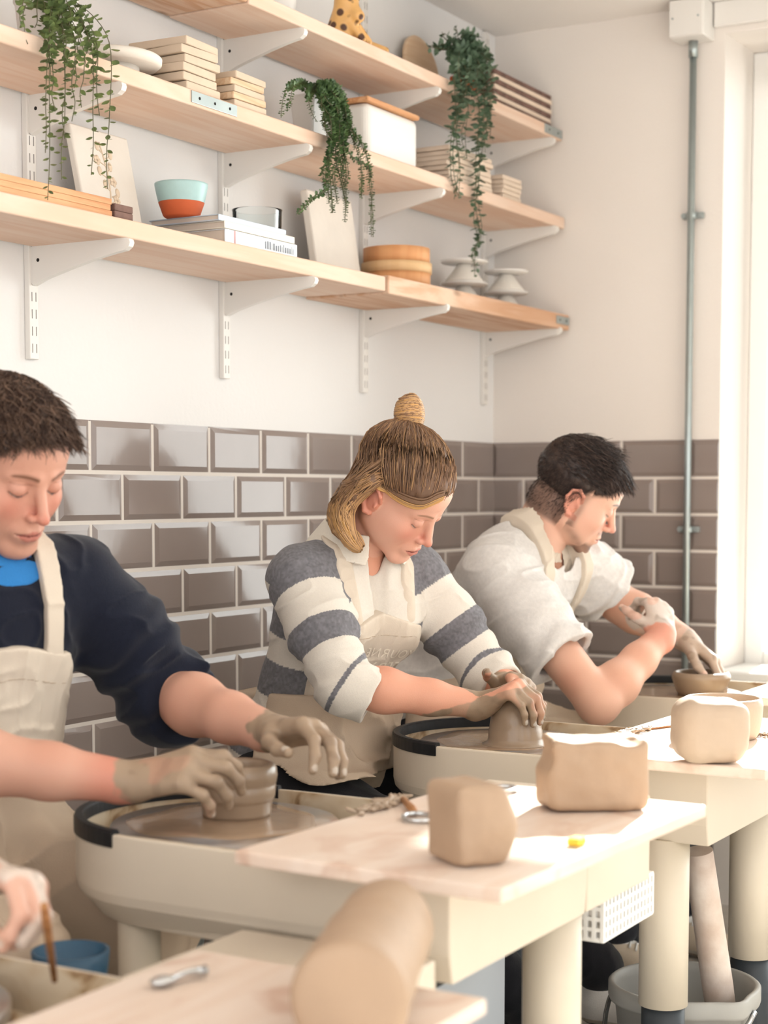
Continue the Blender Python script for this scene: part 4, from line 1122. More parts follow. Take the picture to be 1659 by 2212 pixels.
# ================================================================== the woman in the striped top
def build_woman():
    Ho = V(-1.55, -0.563, 1.125); Mh = aim(3.5, 43, -14)
    s = 1.02
    J = dict(bust=1, pelvis=V(-1.53, -0.325, 0.595), belly=V(-1.53, -0.375, 0.74), chest=V(-1.530, -0.418, 0.885), neck=V(-1.535, -0.450, 1.010),
             shL=V(-1.380, -0.505, 0.960), shR=V(-1.675, -0.415, 0.965), w=0.90)
    el = {'R': at(745, 1478, X=-1.735), 'L': V(-1.335, -0.65, 0.76)}
    wr = {'R': at(1042, 1524, X=-1.575), 'L': at(1088, 1482, X=-1.385)}
    S = SDF(); S.k = 0.02
    torso(S, J, -0.022)
    S.cap(J['neck'] - V(0, -0.01, 0.03), Ho + Mh @ V(0, -0.030, -0.035), 0.056, 0.049, k=0.025)
    S.cap(Ho + Mh @ V(0, -0.03, -0.03), Ho + Mh @ V(0, 0.02, -0.055), 0.046, 0.034, k=0.02)
    for a in 'RL':
        S.chain([J['sh' + a], el[a]], [0.045, 0.037], k=0.03); forearm(S, el[a], wr[a], (0.037, 0.041, 0.0245))
    head(S, Ho, Mh, s, male=False, slim=0.97, nose=0.92)
    dome = V(DOME[0], DOME[1], 0.70)
    # near hand lies along the near side and top of the dome, far hand folds over it
    dR = nrm(V(0.02, -0.86, 0.50)); hR = hand(S, wr['R'], dR, V(0.22, -0.45, -0.86), True,
        [(66, 36, 20), (70, 36, 20), (72, 34, 20), (72, 32, 20)], [(0.75, 0.45, 0.35), (0.75, 0.15, 0.65), (0.7, 0.05, 0.8)], 0.92, spread=(5, 1, -3, -7))
    dL = nrm(at(1150, 1466, X=-1.455) - wr['L']); hL = hand(S, wr['L'], dL, V(-0.62, -0.10, -0.80), False,
        [(44, 50, 22), (46, 52, 22), (48, 52, 22), (50, 50, 22)], [(0.45, 0.8, 0.0), (0.8, 0.5, 0.1), (0.9, 0.35, 0.2)], 0.92, spread=(7, 2, -4, -9))
    def col(P):
        c = face_colors(P, Ho, Mh, s, 'w', 0.97)
        q = ((P - Ho) @ Mh); far = ~((np.linalg.norm(q - V(0, 0, 0), axis=1) < 0.15) & (q[:, 2] > -0.12))
        arm = np.tile(C3(224, 164, 138), (len(P), 1)); arm = mixc(arm, C3(206, 130, 104), 0.5 * ss(vnoise(P, 16.0), -.2, .8))
        c = np.where(far[:, None], arm, c)
        c = hand_paint(c, P, hR, CLAYC, -0.035, nail=C3(206, 200, 190), up=3.2, patch=0.35)
        c = hand_paint(c, P, hL, CLAYC, 0.0, nail=C3(206, 200, 190), patch=0.75)
        return c
    body = sdf_obj('person', S, 0.0021, M_skin, None, col=col)
    tag(body, 'woman with blond bun in a grey and cream striped top, hands on a clay dome', 'person')
    # ---- striped top
    T = SDF(); T.k = 0.03
    Mt = torso(T, J, 0.004, 0.045)
    hem = J['pelvis'] + V(0, 0.0, 0.0)
    T.ell(J['pelvis'] + V(0, 0.0, 0.035), V(0.158, 0.130, 0.09), Mt, 'u', 0.04)
    for a in 'RL':
        e2 = el[a] + (wr[a] - el[a]) * 0.06
        T.chain([J['sh' + a], J['sh' + a] * 0.5 + el[a] * 0.5, el[a]], [0.063, 0.060, 0.055], k=0.035)
        T.cap(el[a], e2, 0.055, 0.054, k=0.02)
        # rolled cuff
        ax_ = nrm(wr[a] - el[a]); ax2 = nrm(ax_ * 0.6 + nrm(el[a] - J['sh' + a]) * 0.5)
        c0 = el[a] + ax2 * 0.012; ax_ = nrm(ax_ * 0.8 + nrm(el[a] - J['sh' + a]) * 0.4); c1 = el[a] + ax_ * 0.058
        T.cap(c0, c1, 0.056, 0.053, k=0.008)
        T.fun((lambda P, c1=c1, ax_=ax_: -np.maximum(np.maximum(-((P - c1) @ ax_) + 0.0, np.linalg.norm(P - c1 - ((P - c1) @ ax_)[:, None] * ax_, axis=1) - 0.09), ((P - c1) @ ax_) - 0.10) * -1.0), c1 + ax_ * 0.05, 0.13, 's', 0.004)
        T.ell(c1 + ax_ * 0.004, V(0.0465, 0.0465, 0.03), frame(np.cross(ax_, (0, 0, 1.0)), ax_), 's', 0.004)
    # neck opening with a V
    nb = J['neck'] + V(0, -0.02, 0.06); fr = Mt[:, 1]; upv = Mt[:, 2]
    T.cap(J['neck'] + upv * 0.10, J['neck'] - upv * 0.005 + fr * 0.01, 0.068, 0.060, 's', 0.008)
    T.cap(J['neck'] + fr * 0.075 + upv * 0.03, J['neck'] + fr * 0.130 - upv * 0.120, 0.030, 0.010, 's', 0.008)
    T.post.append(folds(0.0045, (1.0, 1.0, 1.5), 11.0))
    for a in 'RL':
        T.post.append(sleeve_rings(J['sh' + a], el[a], 0.0032, 0.45, 1.0, 30.0, 3.0))
    GREY = C3(128, 127, 132); CRM = C3(226, 219, 208)
    def tcol(P):
        c = np.tile(CRM, (len(P), 1)); h = (P - J['pelvis']) @ Mt[:, 2] + 0.006 * vnoise(P, 14.0)
        tor = ((h > 0.015) & (h < 0.055)) | ((h > 0.135) & (h < 0.205)) | ((h > 0.262) & (h < 0.322)) | ((h > 0.372) & (h < 0.47) & (np.abs((P - J['neck']) @ Mt[:, 0]) > 0.085))
        g = tor.astype(float)
        for a in 'RL':
            t, dd = segt(P, J['sh' + a], el[a]); sgn = (P - J['sh' + a]) @ (Mt[:, 0] * (1 if a == 'L' else -1))
            on = (dd < 0.085) & (t > 0.02) & (sgn > -0.045)
            t2, d2 = segt(P, el[a], wr[a]); cuff = (t2 > 0.0) & (d2 < 0.08)
            st = ((t > -0.3) & (t < 0.17) & ((P - J['sh' + a]) @ Mt[:, 1] > -0.030)) | ((t > 0.50) & (t < 0.72))
            g = np.where(on, st.astype(float), g)
            ax_ = nrm(wr[a] - el[a]); ax2 = nrm(ax_ * 0.6 + nrm(el[a] - J['sh' + a]) * 0.5); u_ = (P - el[a]) @ ax2
            g = np.where((t > 0.6) & (d2 < 0.085) & (u_ > -0.004) & (u_ < 0.006), 1.0, g); g = np.where((d2 < 0.085) & (t > 0.7) & (u_ >= 0.006), 0.0, g)
        near = np.linalg.norm(P - (J['neck'] + V(0, 0, 0.0)), axis=1) < 0.085
        g = np.where(near, 0.0, g)
        c = mixc(c, GREY * (0.9 + 0.25 * vnoise(P, 260.0))[:, None], g)
        return c
    top = sdf_obj('striped_top', T, 0.0026, M_cloth, body, col=tcol)
    # collar leaves
    Cc = SDF(); Cc.k = 0.006
    def band(P):
        q = (P - J['neck']) @ Mt; ang = np.arctan2(q[:, 0], q[:, 1]); rad = np.hypot(q[:, 0], q[:, 1] - 0.012)
        open_ = 0.42 + np.clip(0.02 - q[:, 2], 0, 1) * 4
        hh = q[:, 2] - 0.022; slope = rad - 0.066 - np.clip(0.045 - hh, 0, 0.1) * 0.55
        d = np.maximum(np.abs(slope) - 0.0032, np.abs(hh - 0.010) - 0.026)
        return np.maximum(d, (open_ - np.abs(ang)) * 0.07)
    Cc.fun(band, J['neck'] + Mt[:, 2] * 0.03, 0.13, 'u', 0.0)
    sdf_obj('collar', Cc, 0.0024, M_cloth, body, col=lambda P: np.tile(C3(232, 225, 212), (len(P), 1)))
    # ---- apron
    def apron(name, inf, region, h=0.003, k=0.006, m=M_canvas, extra=None, fold=0.004, parent=body):
        A = SDF(); A.k = 0.03; torso(A, J, inf, 0.045)
        A.ell(J['pelvis'] + V(0, 0.0, 0.035), V(0.158, 0.130, 0.09) + V(inf, inf, inf) * 0.7, Mt, 'u', 0.04)
        if extra: extra(A)
        A.post.append(folds(fold, (1.0, 1.0, 1.5), 11.0))
        A.post.append(folds(0.0022, (1.4, 1.4, 0.7), 22.0, 9.0))
        A.post.append(lambda P, d: np.maximum(d, region(P)))
        return sdf_obj(name, A, h, m, parent)
    def bib(P):
        q = (P - J['neck']) @ Mt; x, y, z = q[:, 0], q[:, 1], q[:, 2]
        hw = 0.098 + np.clip(-0.10 - z, 0, 0.2) * 0.12
        vtop = -0.085 - 0.02 * np.abs(x) / 0.08 + 0.0
        return np.maximum.reduce([np.abs(x) - hw, 0.015 - y, z - vtop, -z - 0.40])
    ap = apron('apron', 0.013, bib)
    def pocketline(P):
        q = (P - J['neck']) @ Mt
        return np.maximum.reduce([np.abs(q[:, 0]) - 0.08, 0.02 - q[:, 1], np.abs(q[:, 2] + 0.128) - 0.001])
    apron('hem_stitching', 0.0145, pocketline, 0.0022, m=M_stitch, parent=ap)
    for sg in (1, -1):
        pts = [J['neck'] + Mt @ V(sg * 0.070, 0.115, -0.10), J['neck'] + Mt @ V(sg * 0.082, 0.07, -0.01), J['neck'] + Mt @ V(sg * 0.075, 0.01, 0.045), J['neck'] + Mt @ V(sg * 0.04, -0.05, 0.06)]
        apron('apron_strap', 0.0100, lambda P, pts=pts: polyd(P, pts) - 0.021, 0.0026, parent=ap)
    # lap part of the apron over the thighs
    knees = [V(-1.37, -0.60, 0.475), V(-1.66, -0.60, 0.475)]
    Lp = SDF(); Lp.k = 0.05
    hips = [J['pelvis'] + V(0.085, -0.02, -0.03), J['pelvis'] + V(-0.085, -0.02, -0.03)]
    for h_, k_ in zip(hips, knees): Lp.cap(h_, k_, 0.104, 0.086, k=0.06)
    Lp.cap(J['belly'] - V(0, 0, 0.05), J['pelvis'] + V(0, -0.05, 0.0), 0.155, 0.15, k=0.06)
    Lp.post.append(folds(0.013, (1.2, 0.7, 1.0), 10.0, 2.0))
    Lp.post.append(lambda P, d: np.maximum.reduce([d, P[:, 1] + 0.325 + 0.10 * (P[:, 2] - 0.6), P[:, 2] - 0.735, 0.585 + 0.10 * (P[:, 1] + 0.45) + 0.012 * np.sin(P[:, 1] * 30) - P[:, 2]]))
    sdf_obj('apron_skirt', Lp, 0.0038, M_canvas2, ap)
    # bow of the apron strings at the back of the waist
    mb = MB(); c = at(540, 1502, X=-1.62)
    mb.tube([c + V(0, -0.06, 0.0), c + V(0, -0.02, 0.006), c + V(-0.01, 0.015, 0.0), c + V(-0.01, 0.03, -0.02)], [0.010, 0.013, 0.011, 0.008], 8)
    mb.tube([c + V(0, 0.0, 0.0), c + V(-0.01, 0.01, -0.04), c + V(-0.012, 0.005, -0.085)], [0.008, 0.009, 0.006], 8)
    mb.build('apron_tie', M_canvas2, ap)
    # lettering, mirrored as in the photo, wrapped on the bib
    bpy.context.view_layer.update()
    me = ap.data; vv = np.zeros(len(me.vertices) * 3, np.float32); me.vertices.foreach_get('co', vv); vv = vv.reshape(-1, 3)
    bvh = BVHTree.FromPolygons([Vector(v) for v in vv], [tuple(p.vertices) for p in me.polygons])
    def letters(text, x0, z0, size, tilt):
        cu = bpy.data.curves.new('t', 'FONT'); cu.body = text; cu.size = size; cu.align_x = 'CENTER'; cu.space_character = 1.12; cu.offset = 0.0
        to = bpy.data.objects.new('t', cu); COL.objects.link(to); bpy.context.view_layer.update()
        dm = bpy.data.meshes.new_from_object(to.evaluated_get(bpy.context.evaluated_depsgraph_get())); bpy.data.objects.remove(to)
        b2 = bmesh.new(); b2.from_mesh(dm); bmesh.ops.subdivide_edges(b2, edges=b2.edges[:], cuts=1); 
        top_ = {}
        for v in b2.verts:
            lx, lz = v.co.x, v.co.y
            # seen from the front the row runs right to left
            p = J['neck'] + Mt @ V(x0 - lx, 0.30, z0 + lz + tilt * lx)
            hit = bvh.ray_cast(Vector(p), Vector(-Mt[:, 1]), 0.5)
            v.co = (hit[0] + Vector(Mt[:, 1]) * 0.0012) if hit[0] is not None else Vector(p) - Vector(Mt[:, 1]) * 0.17
        m2 = bpy.data.meshes.new('lettering'); b2.to_mesh(m2); b2.free()
        _finish('lettering', m2, M_lettering, ap, False, False)
    letters('YOURNE', 0.036, -0.178, 0.029, 0.06); letters('TERY', 0.036, -0.216, 0.040, 0.05)
    # ---- hair
    def hp(x, y, z): return Ho + Mh @ V(x, y, z)
    bb = at(884, 938, X=-1.545); BL0 = Mh.T @ (bb - Ho)
    DK = C3(92, 70, 58); MD = C3(150, 114, 84); BL = C3(206, 164, 118); GO = C3(214, 166, 104)
    Hs = SDF(); Hs.k = 0.015
    Hs.ell(hp(0, -0.014, 0.056), (0.0785, 0.099, 0.081), Mh); Hs.ell(hp(0, 0.035, 0.066), (0.063, 0.048, 0.047), Mh, k=0.02)
    def cut(P):
        q = (P - Ho) @ Mh; x, y, z = np.abs(q[:, 0]), q[:, 1], q[:, 2]
        # hairline : forehead at z .075, dips to the temple, in front of the ear, behind the ear down to the nape
        line = np.where(y > 0.015, 0.031 + (y - 0.015) * 0.62 - 0.25 * np.clip(x - 0.03, 0, 1) * 0.5, np.where(y > -0.012, 0.030 + (y + 0.012) * 0.37, -0.045))
        return line - z
    Hs.post.append(lambda P, d: np.maximum(d, cut(P)))
    # locks falling behind the ear to the collar
    g = V(0, 0, -1.0); rr = np.random.default_rng(5)
    lock_ctr = []
    NL = 13
    for i in range(NL):
        f_ = i / (NL - 1); X_ = -1.658 + 0.20 * f_; o_ = 5 * math.sin(i * 2.1); o2 = 5 * math.sin(i * 3.7 + 1); sv_ = [836, 862, 884][0] + 30 * f_
        L_ = [at(826 + 44 * f_, 1030 - 62 * min(1, f_ * 1.5), X=X_ * 0.75 - 1.56 * 0.25), at(800 + 14 * f_ + o_, 1040 - 26 * f_, X=X_), at(764 + 6 * f_ + o_, 1064 - 16 * f_, X=X_ - 0.004), at(738 + o2, 1100 - 4 * f_, X=X_ - 0.005), at(741 + o2, 1138 + o_ * 0.5, X=X_), at(762 + o_, 1168 + o2, X=X_ + 0.003), at(780 + o_, 1186 + o2, X=X_ + 0.003)]
        Hs.chain(L_, [0.008, 0.015, 0.019, 0.019, 0.016, 0.010, 0.003], k=0.007); lock_ctr.append(L_)
    Hs.post.append(lambda P, d: d + 0.0022 * vnoise(P * V(1, 1, 0.35), 120.0))
    def hcol(P):
        q = (P - Ho) @ Mh; c = mixc(np.tile(DK, (len(P), 1)), MD, 0.25 + 0.3 * ss(-q[:, 1], 0.02, 0.10)); return mixc(c, MD, ss(-q[:, 2], -0.02, 0.05) * 0.8)
    hair = sdf_obj('hair', Hs, 0.0026, M_hair, body, col=hcol)
    lines = []; cols = []
    def crown(q, lift):      # point of the scalp shell for a direction
        d_ = nrm(q); e = V(0.0800, 0.1005, 0.0825) + lift; return V(0, -0.014, 0.056) + d_ / np.linalg.norm(d_ / e)
    bl = BL0 - V(0, -0.014, 0.056)
    for i in range(1500):     # combed up into the bun
        u = rr.uniform(-1, 1)
        ang = u * math.pi * 0.92     # 0 = forehead
        y = math.cos(ang); x = math.sin(ang)
        zz = 0.03 - 1.3 * max(0, abs(u) - 0.3) + 0.95 * rr.uniform(0, 1) ** 1.6
        q0 = nrm(V(x * 0.8, y, zz)); ts = np.linspace(0, 1, 9); lf = rr.uniform(0.0, 0.0035)
        p = []
        for t in ts:
            qq = nrm(q0 * (1 - t) + nrm(bl) * t * 1.02); w_ = 0.012 * math.sin(t * math.pi) * rr.uniform(-.35, .35)
            pp = crown(qq, lf + 0.003 * math.sin(t * math.pi)); pp = pp + V(w_, 0, 0.0); p.append(Ho + Mh @ pp)
        p = np.array(p); r_ = np.full(9, rr.uniform(0.0006, 0.0013)); r_[0] *= 0.4
        lines.append((p, r_)); k = rr.random()
        c = (DK * 0.6 + MD * 0.4) * rr.uniform(0.75, 1.15) if k < 0.55 else (MD * rr.uniform(0.75, 1.1) if k < 0.88 else (BL * 0.5 + MD * 0.5))
        cols.append(c)
    RAD = np.array([0.009, 0.015, 0.019, 0.019, 0.016, 0.010, 0.003])
    for i in range(1400):
        A = smoothp(lock_ctr[rr.integers(0, NL)], 3); n_ = len(A); T_ = np.gradient(A, axis=0); T_ /= np.linalg.norm(T_, axis=1)[:, None]
        off = nrm(rr.normal(0, 1, 3)); Rd = np.interp(np.linspace(0, 6, n_), np.arange(7), RAD); tw = rr.uniform(-0.6, 0.6)
        O = off - T_ * (T_ @ off)[:, None]; O /= np.linalg.norm(O, axis=1)[:, None] + 1e-6
        B_ = np.cross(T_, O); ph = rr.uniform(0, 6.28); ar = tw * np.sin(np.linspace(0, 3.2, n_) + ph)
        pts = A + (O * np.cos(ar)[:, None] + B_ * np.sin(ar)[:, None]) * (Rd * rr.uniform(0.98, 1.12) + 0.0012)[:, None]
        k0 = rr.integers(0, 8); pts = pts[k0:]; n2 = len(pts)
        r_ = np.full(n2, rr.uniform(0.0008, 0.0017)); r_[-1] = 0.0003; r_[0] = 0.0003
        lines.append((pts, r_)); k = rr.random(); c0 = MD * rr.uniform(0.75, 1.15); c1 = (BL if k < 0.6 else GO if k < 0.85 else MD) * rr.uniform(0.85, 1.1)
        w_ = np.clip((np.arange(n2) + k0) / 8, 0, 1)[:, None]; cols.append(c0 * (1 - w_) + c1 * w_)
    HC = Ho + Mh @ V(0, -0.014, 0.050)
    for i in range(520):     # hair of the back of the head sweeping down into the loose lengths
        t = rr.uniform(0, 1); A = smoothp(lock_ctr[rr.integers(0, NL)], 3); n_ = len(A); k0 = int(rr.integers(5, 9))
        T_ = np.gradient(A, axis=0); T_ /= np.linalg.norm(T_, axis=1)[:, None]; off = nrm(V(-1, 0, 0.35) + rr.normal(0, 0.7, 3)); Rd = np.interp(np.linspace(0, 6, n_), np.arange(7), RAD)
        O = off - T_ * (T_ @ off)[:, None]; O /= np.linalg.norm(O, axis=1)[:, None] + 1e-6; tail = (A + O * (Rd * 1.08 + 0.002)[:, None])[k0:]
        P0 = at(872 - 66 * t, 952 + 84 * t, X=-1.64 + 0.10 * rr.random() * (1 - t)); Q = np.array([P0 * (1 - f) + tail[0] * f for f in (0, 0.25, 0.5, 0.75)])
        Q = march(Hs, HC, Q - HC, 0.0025 + 0.003 * rr.random()); pts = smoothp(np.vstack([Q, tail[1:]]), 1); n2 = len(pts)
        r_ = np.full(n2, rr.uniform(0.0009, 0.0017)); r_[0] = 0.0003; r_[-1] = 0.0003; lines.append((pts, r_)); k = rr.random()
        w_ = np.clip(np.arange(n2) / 9, 0, 1)[:, None]; cols.append((DK * 0.4 + MD * 0.6) * rr.uniform(0.8, 1.1) * (1 - w_) + (BL if k < 0.6 else GO if k < 0.8 else MD) * rr.uniform(0.85, 1.1) * w_)
    for sx in (-1,):       # front piece swept back over the ear
        for i in range(100):
            a = 1.3 * i / 100
            K = [V(0.018 * sx, 0.095, 0.082 + 0.018 * a), V(0.036 * sx, 0.086, 0.067 + 0.022 * a), V(0.052 * sx, 0.066, 0.044 + 0.018 * a), V(0.070 * sx, 0.032, 0.034 + 0.016 * a), V(0.080 * sx, 0.000, 0.034 + 0.012 * a), V(0.084 * sx, -0.022, 0.036 + 0.006 * a), V(0.080 * sx, -0.050, 0.020)]
            K = smoothp(K, 4); C0 = V(0, 0.0, 0.02); W_ = (K - C0) @ Mh.T
            pts = march(S, Ho + Mh @ C0, W_, 0.0022 + 0.0040 * rr.random())
            lines.append((pts, np.concatenate([[0.0003, 0.0008], np.full(len(pts) - 2, 0.0012)]))); cols.append((GO * 0.95 if a < 0.25 + 0.3 * rr.random() else MD * 0.6 + DK * 0.4) * rr.uniform(0.8, 1.1))
    # bun
    ub = nrm(V(0.05, 0.10, 1.0)); bo = bb; up_w = nrm(V(0.0, 0.02, 1.0)); Bx = frame(V(0, -1, 0), up_w)
    for i in range(240):
        t0 = rr.uniform(0, 1); ph = rr.uniform(0, 6.28); turns = rr.uniform(0.5, 1.0); n_ = 14; pts = []
        h0 = rr.uniform(-0.006, 0.056); tiltx = rr.uniform(-.3, .3)
        for j in range(n_):
            a = ph + turns * 6.28 * j / (n_ - 1); h = h0 + 0.022 * j / (n_ - 1) + 0.008 * math.sin(a)
            h = min(max(h, 0.002), 0.078); rad = 0.029 * math.sqrt(max(0.04, 1 - ((h - 0.038) / 0.042) ** 2)) + rr.uniform(-0.0005, 0.0008)
            pts.append(bo + Bx @ V(rad * math.cos(a), rad * math.sin(a), h))
        lines.append((np.array(pts), np.full(n_, 0.0012))); k = rr.random(); cols.append((BL if k < .45 else GO if k < .7 else MD) * rr.uniform(0.8, 1.08))
    Bn = SDF(); Bn.ell(bo + Bx @ V(0, 0, 0.038), (0.0282, 0.0282, 0.0405), Bx); Bn.cap(bo - Bx[:, 2] * 0.006, bo + Bx[:, 2] * 0.01, 0.019, 0.016, k=0.008)
    bun = sdf_obj('hair_bun', Bn, 0.0022, M_hair, body, col=MDc)
    tubes('hair_strands', lines, M_hair, hair, 4, cols)
    mb = MB(); mb.tube([bo + Bx @ V(0.0185 * math.cos(a), 0.0185 * math.sin(a), 0.001) for a in [2 * math.pi * i / 24 for i in range(25)]], 0.0026, 6); mb.build('hair_tie', M_hairtie, bun)
    legs(body, J, knees, [V(-1.16, -0.83, 0.13), V(-1.455, -0.80, 0.12)], [V(0.15, -1, 0), V(-0.1, -1, 0)], C3(38, 38, 42),
         shoe_cols=[(C3(235, 230, 225), C3(190, 180, 165), C3(60, 55, 52)), (C3(34, 34, 38), C3(225, 220, 210), C3(40, 40, 42))])
    return body
MDc = (150, 114, 84)
WOMAN = build_woman()
stool(-1.53, -0.235, 0.47, 'wooden stool under the woman in the striped top')
# ================================================================== the men
def short_hair(S, Ho, Mh, body, n, dark, mid, keep, length, comb, seed, base_off=0.004, r=0.0009, slim=1.0, wave=0.0):
    """close cap plus many short strands; keep(q)->0..1 density for local scalp points, length(q)->metres"""
    Hs = SDF(); Hs.k = 0.015
    Hs.ell(Ho + Mh @ V(0, -0.012, 0.052), V(0.075 * slim, 0.096, 0.078) * 1.045 + base_off, Mh); Hs.ell(Ho + Mh @ V(0, 0.043, 0.050), V(0.061 * slim, 0.046, 0.052) * 1.045 + base_off, Mh, k=0.02)
    def cutf(P, d):
        q = (P - Ho) @ Mh
        return np.maximum(d, (0.5 - keep(q)) * 0.03)
    Hs.post.append(cutf); Hs.post.append(lambda P, d: d + 0.0012 * vnoise(P, 160.0))
    hair = sdf_obj('hair', Hs, 0.0026, M_hair, body, col=lambda P: mixc(np.tile(dark, (len(P), 1)), mid, 0.35 * ss(vnoise(P, 120.0), -.3, .8)))
    rr = np.random.default_rng(seed); D = rr.normal(0, 1, (n * 3, 3)); D /= np.linalg.norm(D, axis=1)[:, None]; D = D[D[:, 2] > -0.75]
    C0 = Ho + Mh @ V(0, 0.0, 0.03); Pw = march(S, C0, D @ Mh.T, base_off * 0.8); q = (Pw - Ho) @ Mh
    kp = keep(q); m = kp > 0.45 + 0.3 * rr.random(len(q)); Pw = Pw[m]; q = q[m]; Dn = (D @ Mh.T)[m]; Pw = Pw[:n]; q = q[:n]; Dn = Dn[:n]
    lines = []; cols = []
    for i in range(len(Pw)):
        L_ = length(q[i]) * rr.uniform(0.75, 1.2); cb = nrm(Mh @ (comb(q[i]) + rr.normal(0, 0.20, 3)))
        t = np.linspace(0, 1, 5)[:, None]; lift = 0.22 + 0.22 * rr.random(); w_ = wave * np.sin(t * 4 + rr.uniform(0, 6.28)) * nrm(np.cross(cb, Dn[i]))
        pts = Pw[i] + Dn[i] * L_ * (lift * t - 0.22 * t * t) + cb * L_ * (0.25 * t + 0.75 * t * t) + w_ * L_
        lines.append((pts, np.array([1.0, 1.0, 0.9, 0.7, 0.25]) * r * (1.0 if L_ > 0.012 else 0.6))); k = rr.random()
        cols.append((dark if k < 0.5 else dark * 0.5 + mid * 0.5 if k < 0.8 else mid) * rr.uniform(0.8, 1.15))
    tubes('hair_strands', lines, M_hair, hair, 3, cols)
    return hair

def build_man(c):
    J = c['J']; Ho, Mh, s, kind = c['Ho'], c['Mh'], c['s'], c['kind']; el, wr = c['el'], c['wr']
    S = SDF(); S.k = 0.02; torso(S, J, -0.022)
    lat = nrm(J['shL'] - J['shR'])
    S.cap(J['neck'] - V(0, -0.01, 0.03), Ho + Mh @ V(0, -0.034, -0.035), 0.064, 0.059, k=0.025)
    S.cap(Ho + Mh @ V(0, -0.03, -0.03), Ho + Mh @ V(0, 0.02, -0.055), 0.054, 0.040, k=0.02)
    for a in 'RL':
        S.chain([J['sh' + a], el[a]], [0.053, 0.045], k=0.03); forearm(S, el[a], wr[a], c.get('fr', (0.044, 0.048, 0.029)))
    head(S, Ho, Mh, s, male=True, slim=c.get('slim', 1.0), nose=c.get('nose', 1.05), ear_out=1.2)
    keep = c['hair'][3]
    H = {a: hand(S, wr[a], *c['hands'][a]) for a in 'RL'}
    def col(P):
        q = ((P - Ho) @ Mh); far = ~((np.linalg.norm(q, axis=1) < 0.16) & (q[:, 2] > -0.13))
        cc = face_colors(P, Ho, Mh, s, kind, c.get('slim', 1.0))
        arm = np.tile(c['arm'], (len(P), 1)); arm = mixc(arm, C3(204, 138, 114), 0.45 * ss(vnoise(P, 14.0), -.2, .8))
        arm = mixc(arm, C3(202, 112, 92), ss(0.10 - np.linalg.norm(P - wr['R'], axis=1), 0.0, 0.06) * 0.5)
        nk = np.linalg.norm(P - (J['neck'] + V(0, -0.02, 0.04)), axis=1) < 0.16
        arm = np.where((nk & far)[:, None], mixc(arm, C3(222, 168, 140), np.full(len(P), 0.7)), arm)
        cc = np.where(far[:, None], arm, cc)
        hz = keep(q / s + V(0, 0, 0.010)) * (~far | (q[:, 2] > -0.10) & (np.linalg.norm(q, axis=1) < 0.15)) * (np.abs(q[:, 0]) < 0.079 * s); cc = mixc(cc, c['hair'][1] * 1.3, hz * 0.72)
        for a in 'RL': cc = hand_paint(cc, P, H[a], c['clay'][a][0], c['clay'][a][1], patch=c['clay'][a][2], nail=c.get('nail', C3(196, 184, 170)))
        return cc
    body = sdf_obj('person', S, c.get('h', 0.0022), M_skin, None, col=col); tag(body, c['label'], 'person')
    # shirt
    T = SDF(); T.k = 0.03; Mt = torso(T, J, c['fat'], 0.045); fr = Mt[:, 1]; upv = Mt[:, 2]
    T.ell(J['pelvis'] + V(0, 0, 0.035), V(0.162, 0.132, 0.09), Mt, 'u', 0.04)
    for a in 'RL':
        if c['sleeve'] == 'short':
            m_ = J['sh' + a] + (el[a] - J['sh' + a]) * 0.66; ax_ = nrm(m_ - J['sh' + a])
            T.chain([J['sh' + a], J['sh' + a] * 0.5 + m_ * 0.5, m_], [0.076, 0.080, 0.084], k=0.03)
            T.fun((lambda P, m_=m_, ax_=ax_: np.maximum(-((P - m_) @ ax_), np.linalg.norm(P - m_, axis=1) - 0.11)), m_, 0.12, 's', 0.004)
            T.cap(m_ - ax_ * 0.004, m_ + ax_ * 0.05, 0.066, 0.066, 's', 0.006)
        else:
            ax_ = nrm(wr[a] - el[a]); m_ = el[a] + ax_ * c['sleeve_len'][a]
            T.chain([J['sh' + a], J['sh' + a] * 0.5 + el[a] * 0.5, el[a] - V(0, 0, 0.006), m_], [0.074, 0.074, 0.074, 0.062], k=0.035)
            T.fun((lambda P, m_=m_, ax_=ax_: np.maximum(-((P - m_) @ ax_), np.linalg.norm(P - m_, axis=1) - 0.10)), m_, 0.11, 's', 0.006)
    nh = c['neckhole']
    T.cap(J['neck'] + upv * 0.11, J['neck'] - upv * 0.008 + fr * 0.012, nh, nh - 0.006, 's', 0.008)
    T.post.append(folds(c['fold'], (1.0, 1.0, 1.6), 9.5, c['seed']))
    for a in 'RL': T.post.append(sleeve_rings(J['sh' + a], el[a], c['rings'], 0.35, 1.0, 26.0, 3.0, 0.11))
    shirt = sdf_obj(c['shirt_name'], T, 0.0028, M_cloth, body, col=lambda P: np.tile(c['shirt'], (len(P), 1)) * (0.96 + 0.06 * vnoise(P, 200.0))[:, None])
    if c.get('tee') is not None:
        T2 = SDF(); T2.k = 0.03; torso(T2, J, c['fat'] - 0.003, 0.045); T2.cap(J['neck'] + upv * 0.11, J['neck'] - upv * 0.004 + fr * 0.010, 0.070, 0.064, 's', 0.006)
        rp = J['neck'] + upv * 0.0
        T2.fun(lambda P: np.linalg.norm(P - rp, axis=1) - 0.125, rp, 0.16, 'i', 0.0)
        sdf_obj('t_shirt', T2, 0.003, M_cloth, shirt, col=lambda P: np.tile(c['tee'], (len(P), 1)))
    if c.get('collar_rib'):
        ring = [J['neck'] + Mt @ V(0.070 * math.sin(a), 0.016 + 0.074 * math.cos(a), 0.030 - 0.026 * math.cos(a) + 0.0 * abs(math.sin(a))) for a in [2 * math.pi * k / 36 for k in range(37)]]
